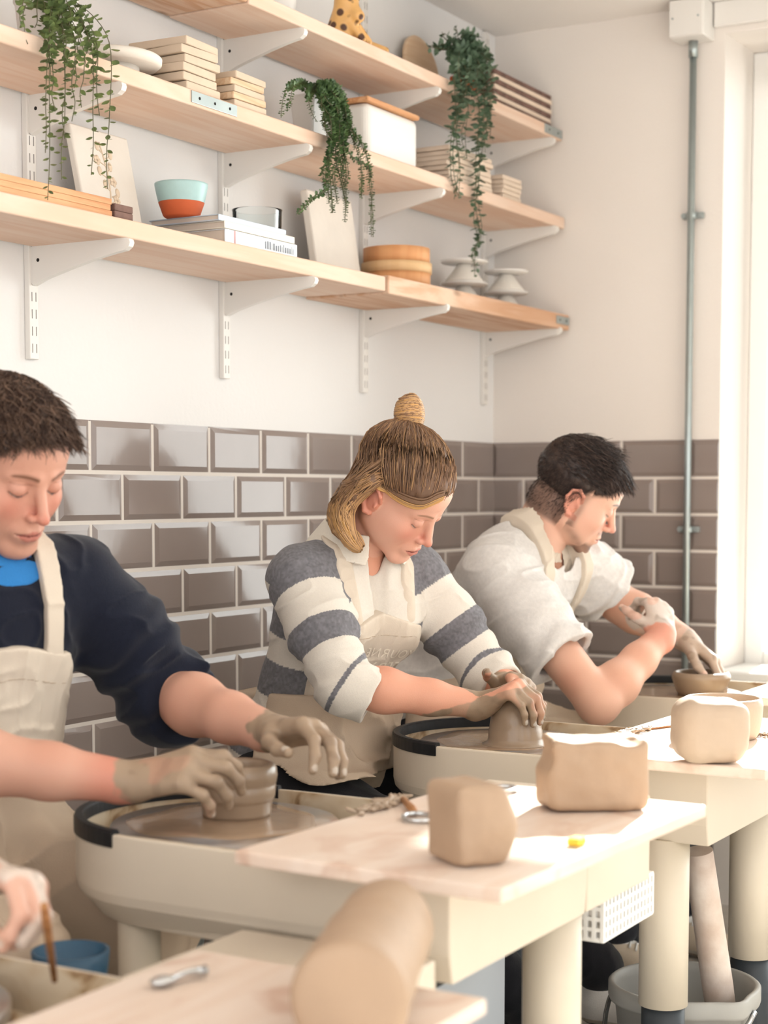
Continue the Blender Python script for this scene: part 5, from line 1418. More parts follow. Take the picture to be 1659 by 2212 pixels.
    # apron
    def apron(name, inf, region, h=0.003, m=M_canvas, fold=c['fold'], parent=body):
        A = SDF(); A.k = 0.03; torso(A, J, c['fat'] + inf, 0.045); A.ell(J['pelvis'] + V(0, 0, 0.035), V(0.162, 0.132, 0.09) + inf * 0.8, Mt, 'u', 0.04)
        A.post.append(folds(fold, (1.0, 1.0, 1.6), 9.5, c['seed'])); A.post.append(folds(0.003, (1.4, 1.4, 0.7), 18.0, 9.0))
        A.post.append(lambda P, d: np.maximum(d, region(P)))
        return sdf_obj(name, A, h, m, parent)
    bt, bw = c['bib_top'], c['bib_w']
    def bib(P):
        q = (P - J['neck']) @ Mt; x, y, z = q[:, 0], q[:, 1], q[:, 2]
        return np.maximum.reduce([np.abs(x) - bw - np.clip(bt - z, 0, 0.2) * 0.45, 0.012 - y, z - bt - 0.010 * np.cos(x * 30), -z - 0.42])
    ap = apron('apron', 0.012, bib)
    def st(P):
        q = (P - J['neck']) @ Mt
        return np.maximum.reduce([np.abs(q[:, 0]) - bw, 0.012 - q[:, 1], np.abs(q[:, 2] - bt + 0.048 - 0.010 * np.cos(q[:, 0] * 30)) - 0.0011])
    apron('hem_stitching', 0.0135, st, 0.0024, m=M_stitch, parent=ap)
    for sg in c.get('strap_sides', (1, -1)):
        sdx = SDF(); sdx.k = 0.03; torso(sdx, J, c['fat'] + 0.012, 0.045); sdx.cap(J['neck'] - V(0, -0.01, 0.03), Ho + Mh @ V(0, -0.034, -0.035), 0.069, 0.063, k=0.03)
        sdx.post.append(folds(c['fold'], (1.0, 1.0, 1.6), 9.5, c['seed']))
        def slab(P, sg=sg):
            q = (P - J['neck']) @ Mt; x, y, z = sg * q[:, 0], q[:, 1], q[:, 2]; sx = c.get('strap_x', 0.072) + np.clip(-z, -0.03, 0.2) * c.get('strap_slant', 0.0)
            return np.maximum.reduce([np.abs(x - sx) - c.get('strap_w', 0.0165), bt - 0.02 - z, np.where(y < -0.03, 0.02 - z, -1.0), z - 0.085, -0.05 - y])
        sdx.post.append(lambda P, d, slab=slab: np.maximum(d, slab(P)))
        sdf_obj('apron_strap', sdx, 0.0026, M_canvas, ap)
    if c.get('skirt', True):
        Lp = SDF(); Lp.k = 0.05
        for h_, k_ in zip([J['pelvis'] + V(0.085, -0.02, -0.03), J['pelvis'] + V(-0.085, -0.02, -0.03)], c['knees']): Lp.cap(h_, k_, 0.108, 0.092, k=0.06)
        Lp.cap(J['belly'] - V(0, 0, 0.06), J['pelvis'] + V(0, -0.06, 0.0), 0.150, 0.15, k=0.06)
        Lp.post.append(folds(0.014, (1.2, 0.8, 1.0), 9.0, 2.0 + c['seed']))
        zl = c.get('skirt_low', 0.47)
        Lp.post.append(lambda P, d: np.maximum.reduce([d, P[:, 1] - J['pelvis'][1] - 0.0, P[:, 2] - J['belly'][2] - 0.01, zl - P[:, 2]]))
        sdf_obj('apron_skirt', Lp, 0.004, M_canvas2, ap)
    short_hair(S, Ho, Mh, body, *c['hair'])
    legs(body, J, c['knees'], c['ankles'], c['feet'], c['trousers'], shoe_cols=c['shoes'])
    return body, S, Mt

# ---- man in the navy jumper, left
J1 = dict(pelvis=V(-2.52, -0.235, 0.62), belly=V(-2.50, -0.305, 0.76), chest=V(-2.49, -0.345, 0.905), neck=V(-2.485, -0.345, 1.040),
          shL=V(-2.335, -0.420, 0.985), shR=V(-2.680, -0.300, 0.985), w=1.04, belly_f=1.08)
def keep1(q):
    x, y, z = np.abs(q[..., 0]), q[..., 1], q[..., 2]
    line = np.where(y > 0.02, 0.055 + (y - 0.02) * 0.42 - np.clip(x - 0.045, 0, 1) * 0.6, np.where(y > -0.015, 0.015 + (y + 0.015) * 1.1, -0.035))
    return np.clip(0.5 + (z - line) / 0.008, 0, 1)
def len1(q): return 0.026 if q[2] > 0.07 else 0.012
def comb1(q): return V(0.25 * np.sign(q[0]), 0.9, -0.5) if q[2] > 0.05 else V(0, -0.3, -1.0)
e1 = {'L': V(-2.215, -0.510, 0.800), 'R': V(-2.735, -0.470, 0.770)}
w1 = {'L': at(588, 1584, X=-2.325), 'R': at(287, 1690, X=-2.565)}
potc = V(POT1[0], POT1[1], 0.70)
M1, S1_, Mt1 = build_man(dict(J=J1, Ho=V(-2.5, -0.423, 1.167), Mh=aim(-8, 28.6, -5), s=1.045, kind='m1', el=e1, wr=w1,
    hands={'R': (V(0.22, -0.95, 0.30), V(0.62, -0.12, -0.72), True, [(30, 44, 24), (34, 46, 26), (40, 46, 26), (46, 44, 26)], [(0.75, 0.5, 0.35), (0.9, 0.1, 0.35), (0.95, 0, 0.2)], 1.02, (7, 1, -5, -12)),
           'L': (V(-0.16, -0.96, 0.16), V(-0.42, -0.10, -0.90), False, [(38, 34, 20), (34, 30, 18), (32, 30, 18), (36, 34, 20)], [(0.62, 0.65, 0.5), (0.85, 0.25, 0.5), (0.95, 0.1, 0.3)], 1.02, (9, 3, -4, -12))},
    clay={'R': (CLAYC * 1.05, -0.004, 0.25), 'L': (CLAYC, -0.012, 0.0)}, arm=C3(214, 164, 142), label='man with short brown hair in a navy jumper and cream apron, shaping the grooved pot',
    fat=0.008, sleeve='long', sleeve_len={'L': 0.050, 'R': 0.035}, neckhole=0.096, fold=0.0055, rings=0.004, seed=1.0, shirt_name='jumper', shirt=C3(28, 32, 46), tee=C3(52, 128, 196),
    bib_top=-0.118, bib_w=0.100,
    knees=[V(-2.40, -0.60, 0.475), V(-2.70, -0.60, 0.48)], ankles=[V(-2.36, -0.62, 0.12), V(-2.70, -0.60, 0.12)], feet=[V(0.1, -1, 0), V(-0.1, -1, 0)], trousers=C3(120, 96, 80),
    shoes=[(C3(60, 50, 45), C3(200, 195, 185), C3(60, 50, 45))] * 2, skirt_low=0.40,
    hair=(4200, C3(66, 48, 40), C3(124, 98, 82), keep1, len1, comb1, 11, 0.006, 0.0009, 1.0, 0.22)))
stool(-2.52, -0.215, 0.49, 'wooden stool under the man in the navy jumper')

# ---- man in the pale T-shirt, right
J3 = dict(pelvis=V(-0.90, -0.32, 0.62), belly=V(-0.885, -0.400, 0.755), chest=V(-0.865, -0.480, 0.895), neck=V(-0.845, -0.530, 1.020),
          shL=V(-0.695, -0.575, 0.950), shR=V(-1.000, -0.500, 0.955), w=1.0, belly_f=1.1)
def keep3(q):
    x, y, z = np.abs(q[..., 0]), q[..., 1], q[..., 2]
    line = np.where(y > 0.025, 0.052 + (y - 0.025) * 0.40 - np.clip(x - 0.04, 0, 1) * 0.5, np.where(y > -0.010, 0.002 + (y + 0.010) * 1.4, -0.055 - 0.1 * np.clip(-y - 0.05, 0, 1)))
    return np.clip(0.5 + (z - line) / 0.012, 0, 1)
def len3(q): return 0.034 if q[2] > 0.085 else (0.018 if q[2] > 0.055 else 0.007)
def comb3(q): return V(0.15 * np.sign(q[0]), 1.0, -0.1 if q[1] < 0.03 else -0.9) if q[2] > 0.05 else V(0, -0.3, -1.0)
e3 = {'R': V(-1.02, -0.765, 0.672), 'L': V(-0.60, -0.640, 0.862)}
w3 = {'R': at(1432, 1372, X=-0.80), 'L': at(1478, 1380, X=-0.575)}
lf = (w3['L'] * 0.55 + e3['L'] * 0.45)
M3, S3_, Mt3 = build_man(dict(J=J3, Ho=V(-0.82, -0.618, 1.123), Mh=aim(32, 29.5, -15), s=1.045, kind='m3', el=e3, wr=w3, slim=0.98,
    hands={'R': (V(0.50, 0.30, 0.66), V(0.30, 0.70, -0.62), True, [(52, 52, 30), (54, 52, 30), (56, 52, 30), (58, 52, 30)], [(0.6, 0.7, 0.3), (0.8, 0.3, 0.5), (0.8, 0.1, 0.6)], 1.0, (6, 1, -4, -9)),
           'L': (V(-0.02, -0.80, -0.52), V(-0.35, 0.40, -0.80), False, [(30, 30, 14), (26, 26, 12), (24, 24, 12), (26, 26, 14)], [(0.7, 0.55, 0.35), (0.85, 0.25, 0.4), (0.95, 0.1, 0.25)], 1.04, (10, 3, -4, -12))},
    clay={'R': (C3(206, 190, 178), 0.012, 0.55), 'L': (C3(190, 168, 150), 0.0, 0.25)}, arm=C3(224, 176, 152), label='bearded dark-haired man in a pale T-shirt and apron, one hand in a bowl',
    fat=0.012, sleeve='short', neckhole=0.102, fold=0.0075, rings=0.004, seed=4.0, shirt_name='t_shirt', shirt=C3(230, 226, 222),
    bib_top=-0.125, bib_w=0.115, strap_w=0.0165,
    knees=[V(-0.66, -0.64, 0.465), V(-0.98, -0.64, 0.465)], ankles=[V(-0.52, -0.78, 0.14), V(-0.78, -0.72, 0.12)], feet=[V(-0.25, -1, 0), V(-0.2, -1, 0)], trousers=C3(44, 46, 54),
    shoes=[(C3(224, 208, 186), C3(206, 196, 182), C3(150, 130, 112), C3(240, 238, 234))] * 2,
    hair=(5200, C3(44, 34, 32), C3(92, 74, 66), keep3, len3, comb3, 12, 0.003, 0.0008, 0.98, 0.05), nail=C3(226, 190, 172)))
stool(-0.92, -0.27, 0.49, 'wooden stool under the man in the pale T-shirt')
# black slider buckle on his apron strap
bp_ = J3['neck'] + Mt3 @ V(-0.083, 0.045, 0.012)
bp_ = at(1152, 1157, X=-0.925)
mb = MB(); Fb = frame(V(-0.9, -0.42, 0.1), V(0.0, 0.35, 1.0))
def bq_(x, z): return bp_ + Fb @ V(x, 0.004, z)
pr = [(-0.016, -0.0085), (-0.0135, -0.011), (0.0135, -0.011), (0.016, -0.0085), (0.016, 0.0085), (0.0135, 0.011), (-0.0135, 0.011), (-0.016, 0.0085), (-0.016, -0.0085)]
mb.tube([bq_(x, z) for x, z in pr], 0.0018, 6); mb.build('strap_buckle', M_dark, M3)

# ---- fourth person, mostly out of frame at the left, one hand in view
J4 = dict(pelvis=V(-3.22, -0.25, 0.60), belly=V(-3.22, -0.32, 0.74), chest=V(-3.22, -0.37, 0.885), neck=V(-3.22, -0.38, 1.015), shL=V(-3.055, -0.44, 0.96), shR=V(-3.385, -0.40, 0.96), w=1.0)
e4 = {'L': V(-3.05, -0.560, 0.715), 'R': V(-3.42, -0.56, 0.77)}; w4 = {'L': at(-66, 1885, X=-3.03), 'R': V(-3.28, -0.76, 0.68)}
dh4 = nrm(at(60, 1905, X=-3.03) - w4['L'])
M4, S4_, Mt4 = build_man(dict(J=J4, Ho=V(-3.22, -0.47, 1.15), Mh=aim(0, 32, 0), s=1.0, kind='m4', el=e4, wr=w4, h=0.003,
    hands={'R': (V(0.3, -0.95, 0.0), V(0.5, -0.1, -0.8), True, [(35, 40, 25)] * 4, [(0.8, 0.5, 0.35), (0.9, 0.1, 0.35), (0.95, 0, 0.2)], 0.95),
           'L': (dh4, V(-0.35, -0.25, -0.95), False, [(52, 62, 40), (54, 64, 42), (56, 64, 42), (58, 62, 40)], [(0.7, 0.35, 0.6), (0.75, -0.05, 0.65), (0.7, -0.3, 0.6)], 1.0)},
    clay={'R': (CLAYC, 0.0, 0.2), 'L': (C3(214, 196, 182), 0.03, 0.75)}, arm=C3(214, 160, 136), label='person at the left edge, only a blurred hand holding a wooden tool in view',
    fat=0.010, sleeve='short', neckhole=0.085, fold=0.006, rings=0.004, seed=7.0, shirt_name='t_shirt', shirt=C3(180, 172, 164),
    bib_top=-0.118, bib_w=0.100, knees=[V(-3.08, -0.60, 0.40), V(-3.36, -0.60, 0.40)], ankles=[V(-3.08, -0.64, 0.12), V(-3.36, -0.62, 0.12)], feet=[V(0.1, -1, 0), V(-0.1, -1, 0)], trousers=C3(70, 66, 66),
    shoes=[(C3(60, 50, 45), C3(200, 195, 185), C3(60, 50, 45))] * 2, skirt_low=0.40, skirt=False,
    hair=(700, C3(66, 48, 40), C3(104, 80, 66), keep1, len1, comb1, 15, 0.005, 0.0014, 1.0, 0.1)))
stool(-3.22, -0.20, 0.47, 'wooden stool under the person at the left edge')
tp = at(100, 1990, X=-3.06); tb_ = at(118, 2118, Z=0.585)
mb = MB(); mb.tube([tp + (tp - tb_) * 0.25, tp, tb_], [0.0045, 0.005, 0.0035], 10); o = mb.build('wooden_stick_tool', M_tool_wood); tag(o, 'blurred thin wooden stick tool held upright by the hand at the left edge', 'tool')
# ------------------------------------------------------------------ things on the shelves
ZL, ZLR, ZM, ZT = 1.6235, 1.6275, 1.8985, 2.1395
M_plaster = mat('plaster', (238, 231, 221), 0.8, noise=0.05, nscale=12, bump=0.0006, bscale=80, spec=0.2)
M_plaster_w = mat('warm_plaster', (222, 202, 180), 0.8, noise=0.10, nscale=10, bump=0.0006, bscale=80, spec=0.2)
M_cer_white = mat('white_ceramic', (238, 235, 230), 0.35)
M_slat = wood('slat_wood', (232, 184, 140), (200, 140, 95), 0.6, axis=0, knots=False, rings=20)
M_tan = wood('pale_wood', (236, 212, 182), (220, 184, 148), 0.6, axis=0, knots=False, rings=14)
M_brownstrip = mat('brown_bark', (128, 98, 88), 0.8, noise=0.4, nscale=40)
def boxo(name, lo, hi, m, parent=None, bev=0.002, rz=0.0, c=None):
    mb = MB(); mb.box(lo, hi, bev)
    return mb.build(name, m, parent)
# thin slats at the front of the lowest shelf
x1 = at(232, 450, Y=-0.215)[0]
for k in range(3):
    dx = [0.0, -0.004, -0.001][k]
    mb = MB(); mb.box((-0.42, -0.030, 0), (0.0, 0.030, 0.0105), 0.001); o = mb.build('wooden_batten', M_slat); o.location = (x1 + dx, -0.196, ZL + 0.0107 * k); tag(o, 'thin orange-brown batten, %s of three, left end of the lowest shelf' % ['bottom', 'middle', 'top'][k], 'wooden batten', 'wooden battens on the lowest shelf')
x2 = x1 + 0.002
for k in range(2):
    mb = MB(); mb.box((0, -0.032, 0), (0.052, 0.032, 0.0125), 0.0015); o = mb.build('printing_block', [M_brownstrip]); o.location = (x2 + 0.003, -0.196, ZL + 0.0128 * k); tag(o, 'dark-edged printing block, %s, beside the end of the slats' % ['lower one', 'upper one'][k], 'block', 'printing blocks')
# leaning relief plaque
def leaning(name, u0, u1, vb, z0, H, th, tilt, yb, m, lab, cat):
    a = at(u0, vb, Y=yb); b_ = at(u1, vb, Y=yb); W = abs(b_[0] - a[0])
    r = empty(name, ((a[0] + b_[0]) / 2, yb, z0 + 0.0005), rot=(R(-tilt), 0, 0), label=lab, cat=cat)
    mb = MB(); mb.box((-W / 2, -th, 0), (W / 2, 0, H), 0.004, 3); mb.build('slab', m, r); return r, W
r, W_ = leaning('relief_plaque', 176, 300, 430, ZL, 0.205, 0.016, 12, -0.075, M_plaster, 'cream plaster plaque with raised flowers leaning on the wall, lowest shelf', 'plaque')
mb = MB(); rr = random.Random(4); M_relief = mat('ochre_relief', (226, 206, 182), 0.8)
stem = [(-0.01 + 0.012 * math.sin(t * 3), -0.0165, 0.03 + 0.15 * t) for t in [k / 12 for k in range(13)]]
mb.tube(stem, 0.0016, 6)
for k in range(12):
    t = k / 12; x = -0.01 + 0.012 * math.sin(t * 3) + rr.choice((-1, 1)) * rr.uniform(0.008, 0.026); z = 0.03 + 0.15 * t
    mb.tube([(-0.01 + 0.012 * math.sin(t * 3), -0.0165, z - 0.008), (x, -0.017, z)], 0.0012, 5)
    if k % 3: mb.ball((x, -0.0165, z + 0.004), 0.008, 8, (0.8, 0.35, 1.2))
    else:
        for q in range(5): mb.ball((x + 0.006 * math.cos(q * 1.257), -0.0165, z + 0.006 * math.sin(q * 1.257)), 0.0048, 7, (1, 0.4, 1))
mb.build('flower_relief', M_relief, r)
# books
bx0, bx1 = at(481, 490, Y=-0.210)[0], at(636, 540, Y=-0.210)[0]
def book(z, t, x0, x1, y0, y1, cover, lab, spine_marks=False):
    r = empty('book', ((x0 + x1) / 2, (y0 + y1) / 2, z), label=lab, cat='book', group='books stacked under the bowl'); w = (x1 - x0) / 2; d = (y1 - y0) / 2
    mb = MB(); mb.box((-w, -d, 0), (w, d, 0.0018)); mb.box((-w, -d, t - 0.0018), (w, d, t)); mb.box((-w, -d - 0.001, 0), (w, -d + 0.0015, t), 0.0008); mb.build('cover', cover, r)
    mb = MB(); mb.box((-w + 0.004, -d + 0.002, 0.0018), (w - 0.004, d - 0.004, t - 0.0018)); mb.build('pages', mat('paper', (226, 212, 198), 0.9), r)
    if spine_marks:
        M_ink = mat('ink', (130, 136, 146), 0.7); M_pink = mat('pink_print', (206, 168, 170), 0.7); rr = random.Random(5)
        mb = MB(); mb.box((-w + 0.030, -d - 0.0014, 0.001), (-w + 0.036, -d - 0.0008, t - 0.001)); mb.build('spine_band', M_pink, r)
        mb = MB(); x = 0.01
        while x < w - 0.012:
            ww = rr.uniform(0.0015, 0.006); mb.box((x, -d - 0.0014, t * 0.25), (x + ww, -d - 0.0008, t * rr.uniform(0.6, 0.8))); x += ww + 0.0035
        mb.build('spine_print', M_ink, r)
    return r
M_cw = mat('white_cover', (232, 236, 240), 0.35); M_cb = mat('blue_grey_cover', (196, 208, 222), 0.3); M_ck = mat('cream_cover', (234, 228, 214), 0.5)
book(ZL, 0.030, bx0 + 0.004, bx1 + 0.006, -0.212, -0.042, M_cw, 'thick white book with printed spine at the bottom of the stack', True)
book(ZL + 0.0303, 0.014, bx0 - 0.002, bx1 - 0.008, -0.215, -0.045, M_ck, 'slim cream book in the middle of the book stack')
book(ZL + 0.0446, 0.012, bx0 - 0.012, bx1 - 0.03, -0.208, -0.035, M_cb, 'blue-grey book on top of the stack, right under the bowl')
ZBK = ZL + 0.0568
# two-tone bowl on the books
M_blue = mat('pale_blue_glaze', (176, 210, 210), 0.35, noise=0.05, nscale=60); M_terra = mat('terracotta', (206, 100, 58), 0.7, noise=0.08, nscale=40)
c = at(447, 462, Z=ZBK)
bwx = c[0] + 0.012; bwy = -0.115
r = empty('bowl', (bwx, bwy, ZBK), label='pale blue bowl with a terracotta base standing on the books', cat='bowl')
mb = MB(); mb.lathe([(0.0462, 0.029), (0.0505, 0.047), (0.0535, 0.062), (0.0535, 0.066), (0.051, 0.067), (0.049, 0.062), (0.045, 0.04), (0.038, 0.018), (0.02, 0.008), (0, 0.007)], 56); mb.build('glazed_wall', M_blue, r)
mb = MB(); mb.lathe([(0, 0.0), (0.034, 0.0), (0.037, 0.003), (0.0462, 0.0288)], 56); mb.build('terracotta_base', M_terra, r)
# glass jar
c = at(606, 548, Z=ZL); M_jar = pane_material('jar_glass', (0.96, 0.985, 0.99, 1), 0.035)
o = put_lathe('glass_jar', c[0] + 0.075, -0.120, ZL, [(0, 0), (0.045, 0), (0.05, 0.004), (0.053, 0.105), (0.0545, 0.108), (0.0515, 0.108), (0.050, 0.103), (0.046, 0.008), (0, 0.006)], M_jar, 'clear round glass jar behind the books on the lowest shelf', 'jar', 48)
# marble slab
r, W_ = leaning('slab', 672, 768, 540, ZL, 0.20, 0.020, 9, -0.080, M_plaster, 'plain cream slab leaning on the wall beside the glass jar', 'slab')
# steamer of three bands
c = at(880, 622, Z=ZLR); M_bam = wood('bamboo', (228, 172, 122), (208, 142, 92), 0.5, axis=2, knots=False, rings=8, strength=0.6); M_bam2 = wood('bamboo_pale', (232, 196, 150), (214, 170, 120), 0.5, axis=2, knots=False, rings=8, strength=0.5)
sx = c[0] + 0.015
r = empty('bamboo_steamer', (sx, -0.115, ZLR), label='round orange-brown wooden sieve box with a pale middle band', cat='steamer')
for k, (z0, z1, rr_, m_) in enumerate(((0.0, 0.040, 0.0835, M_bam), (0.036, 0.062, 0.0870, M_bam2), (0.060, 0.098, 0.0820, M_bam))):
    mb = MB(); mb.lathe([(rr_ - 0.006, z0), (rr_, z0 + 0.001), (rr_, z1 - 0.001), (rr_ - 0.006, z1)] + ([(0, z1 - 0.002)] if k == 2 else [(rr_ - 0.006, z0)]), 64); mb.build('hoop', m_, r)
# four pedestal plates, stacked two by two
def plate_stand(x, y, z, lab):
    r = empty('pedestal_plate', (x, y, z), label=lab, cat='plate', group='white pedestal plates on the lowest shelf')
    mb = MB(); mb.lathe([(0, 0), (0.052, 0), (0.050, 0.006), (0.036, 0.022), (0.022, 0.042), (0.018, 0.048), (0, 0.048)], 40); mb.build('cone_foot', M_plaster, r)
    mb = MB(); mb.lathe([(0, 0.0485), (0.030, 0.0485), (0.058, 0.050), (0.0625, 0.053), (0.0625, 0.0565), (0.056, 0.0575), (0, 0.0565)], 48); mb.build('plate', M_cer_white, r)
pa = at(1003, 566, Z=ZLR + 0.112); pb = at(1093, 588, Z=ZLR + 0.112)
for nm, p in (('nearer the wooden sieve box', pa), ('at the right end', pb)):
    for k in range(2): plate_stand(p[0], p[1], ZLR + 0.0578 * k + (0 if k == 0 else 0.0), '%s white pedestal plate of the stack %s' % (['lower', 'upper'][k], nm))
# middle shelf : round bat, tile stacks
c = at(262, 133, Z=ZM + 0.03)
r = empty('plaster_bat', (c[0] + 0.02, -0.125, ZM), label='round white plaster disc raised on a foot behind the left hanging plant', cat='plaster bat')
mb = MB(); mb.lathe([(0, 0), (0.05, 0), (0.05, 0.028), (0, 0.028)], 40); mb.build('foot', M_plaster, r)
mb = MB(); mb.lathe([(0, 0.0282), (0.085, 0.0282), (0.092, 0.034), (0.093, 0.044), (0.088, 0.048), (0, 0.048)], 56); mb.build('disc', M_plaster, r)
def stack(u0, u1, v, z0, n, th, depth, m, lab, nm='plaster_tile', cat='tile', y0=-0.218, group=None, jit=0.006, ms=None, shrink=0.0):
    a = at(u0, v, Y=y0); b_ = at(u1, v + 20, Y=y0); rr = random.Random(int(u0)); W = b_[0] - a[0]
    for k in range(n):
        s_ = 1 - shrink * k
        mb = MB(); mb.box((-W * s_ / 2, -depth * s_ / 2, 0), (W * s_ / 2, depth * s_ / 2, th * 0.93), 0.0022, 2)
        o = mb.build(nm, (ms[k % len(ms)] if ms else m)); o.location = ((a[0] + b_[0]) / 2 + rr.uniform(-jit, jit), y0 + depth / 2 + rr.uniform(-jit, jit) * 0.6, z0 + th * k); o.rotation_euler = (0, 0, rr.uniform(-0.05, 0.05) * (jit / 0.006))
        nth = ['bottom', 'second from the bottom', 'third from the bottom', 'fourth from the bottom', 'fifth from the bottom', 'sixth from the bottom', 'seventh from the bottom'][k] if k < n - 1 else 'topmost'
        tag(o, lab % nth, cat, group)
stack(398, 472, 195, ZM, 6, 0.0168, 0.135, M_plaster_w, 'cream plaster tile, %s of the taller stack, middle shelf', group='plaster tiles, taller stack', jit=0.007)
stack(506, 574, 232, ZM, 5, 0.0142, 0.115, M_tan, 'small tan block, %s of the stack beside the plaster tiles', nm='wooden_block', cat='block', group='tan blocks, shorter stack', ms=[M_plaster_w, M_tan], jit=0.006)
# white bin with wooden lid
xa, xb = at(792, 300, Y=-0.190)[0], at(902, 330, Y=-0.190)[0]
r = empty('storage_box', ((xa + xb) / 2, -0.115, ZM), label='white enamel storage box with a wooden lid on the middle shelf', cat='box')
w = (xb - xa) / 2; mb = MB(); mb.box((-w, -0.078, 0), (w, 0.078, 0.122), 0.018, 5); mb.build('body', M_cer_white, r, smooth=False)
mb = MB(); mb.box((-w - 0.002, -0.080, 0.1222), (w + 0.002, 0.080, 0.134), 0.004, 3); mb.build('lid', M_slat, r)
# boards on the right of the middle shelf
M_pl2 = mat('pale_biscuit', (228, 208, 188), 0.8, noise=0.06, nscale=10)
stack(972, 1062, 395, ZM, 7, 0.0122, 0.15, M_pl2, 'biscuit board, %s of the pile beside the storage box', nm='biscuit_board', cat='board', group='biscuit boards, larger pile', jit=0.004)
stack(1086, 1126, 425, ZM, 5, 0.0122, 0.12, M_pl2, 'small biscuit tile, %s of the pile near the shelf end', nm='biscuit_tile', cat='tile', group='biscuit tiles, end pile', jit=0.004)
# top shelf
stack(1068, 1192, 215, ZT, 7, 0.0128, 0.12, None, 'printing block, %s of the striped brown stack, top shelf', nm='printing_block', cat='block', group='printing blocks, top shelf', jit=0.0015, ms=[M_brownstrip, M_pl2], y0=-0.200)
c = at(935, 165, Y=-0.07)
r = empty('round_board', (c[0], -0.050, ZT + 0.0005), rot=(R(-10), 0, 0), label='round pale wooden board leaning on the wall behind the ivy', cat='board')
mb = MB(); mb.lathe([(0, -0.007), (0.083, -0.007), (0.086, -0.004), (0.086, 0.004), (0.083, 0.007), (0, 0.007)], 56, M=Matrix.Translation((0, 0, 0.086)) @ Matrix.Rotation(R(90), 4, 'X')); mb.build('disc', M_tan, r)
# ribbed white pot at the very top
c = at(652, 5, Z=ZT + 0.03)
mb = MB(); mb.lathe([(0, 0), (0.030, 0), (0.036, 0.01), (0.040, 0.05), (0.038, 0.09), (0.034, 0.09), (0.034, 0.02), (0, 0.015)], 72, wob=lambda a, z: 0.0014 * math.cos(18 * a + 60 * z)); o = mb.build('ribbed_pot', M_cer_white); o.location = (c[0] + 0.03, -0.115, ZT); tag(o, 'white ribbed pot cut off by the top edge of the photo', 'pot')
# spotted giraffe-like figurine, generic
def figurine():
    m = mat('spotted_glaze', (224, 172, 108), 0.35); nt = m.node_tree; N = nt.nodes; L = nt.links; b = N['Principled BSDF']
    tc = N.new('ShaderNodeTexCoord'); vo = N.new('ShaderNodeTexVoronoi'); vo.inputs['Scale'].default_value = 42; L.new(tc.outputs['Object'], vo.inputs['Vector'])
    rp = N.new('ShaderNodeValToRGB'); L.new(vo.outputs['Distance'], rp.inputs['Fac']); rp.color_ramp.elements[0].color = lin((84, 52, 34)); rp.color_ramp.elements[0].position = 0.28; rp.color_ramp.elements[1].color = lin((228, 178, 112)); rp.color_ramp.elements[1].position = 0.42
    L.new(rp.outputs['Color'], b.inputs['Base Color'])
    c = at(748, 62, Y=-0.165); s = SDF(); s.k = 0.012; o = V(c[0], -0.165, ZT)
    # seated animal seen in part : long muzzle, brow and ears above, chest and paws on the shelf
    s.ell(o + V(0.0, 0, 0.098), (0.024, 0.026, 0.028)); s.cap(o + V(0, -0.006, 0.090), o + V(0, -0.028, 0.060), 0.020, 0.014); s.ell(o + V(0, -0.032, 0.056), (0.015, 0.011, 0.011))
    for q in (-1, 1): s.cap(o + V(q * 0.018, 0, 0.112), o + V(q * 0.044, 0.002, 0.120), 0.008, 0.005); s.ell(o + V(q * 0.019, -0.018, 0.100), (0.006, 0.005, 0.006), k=0.004)
    s.cap(o + V(0, 0.005, 0.085), o + V(0, 0.02, 0.02), 0.022, 0.032); s.cap(o + V(0, 0.02, 0.022), o + V(0.09, 0.02, 0.022), 0.026, 0.022)
    for q in (-1, 1): s.cap(o + V(q * 0.012 + 0.004, -0.01, 0.05), o + V(q * 0.014 + 0.03, -0.032, 0.010), 0.011, 0.009)
    s.cap(o + V(0.09, 0.01, 0.02), o + V(0.125, -0.03, 0.009), 0.014, 0.009)
    s.fun(lambda P: ZT + 0.0005 - P[:, 2], o, 0.3, 'i', 0.002)
    f = sdf_obj('animal_figurine', s, 0.0025, m); tag(f, 'orange and brown spotted ceramic animal figurine on the top shelf', 'figurine')
figurine()

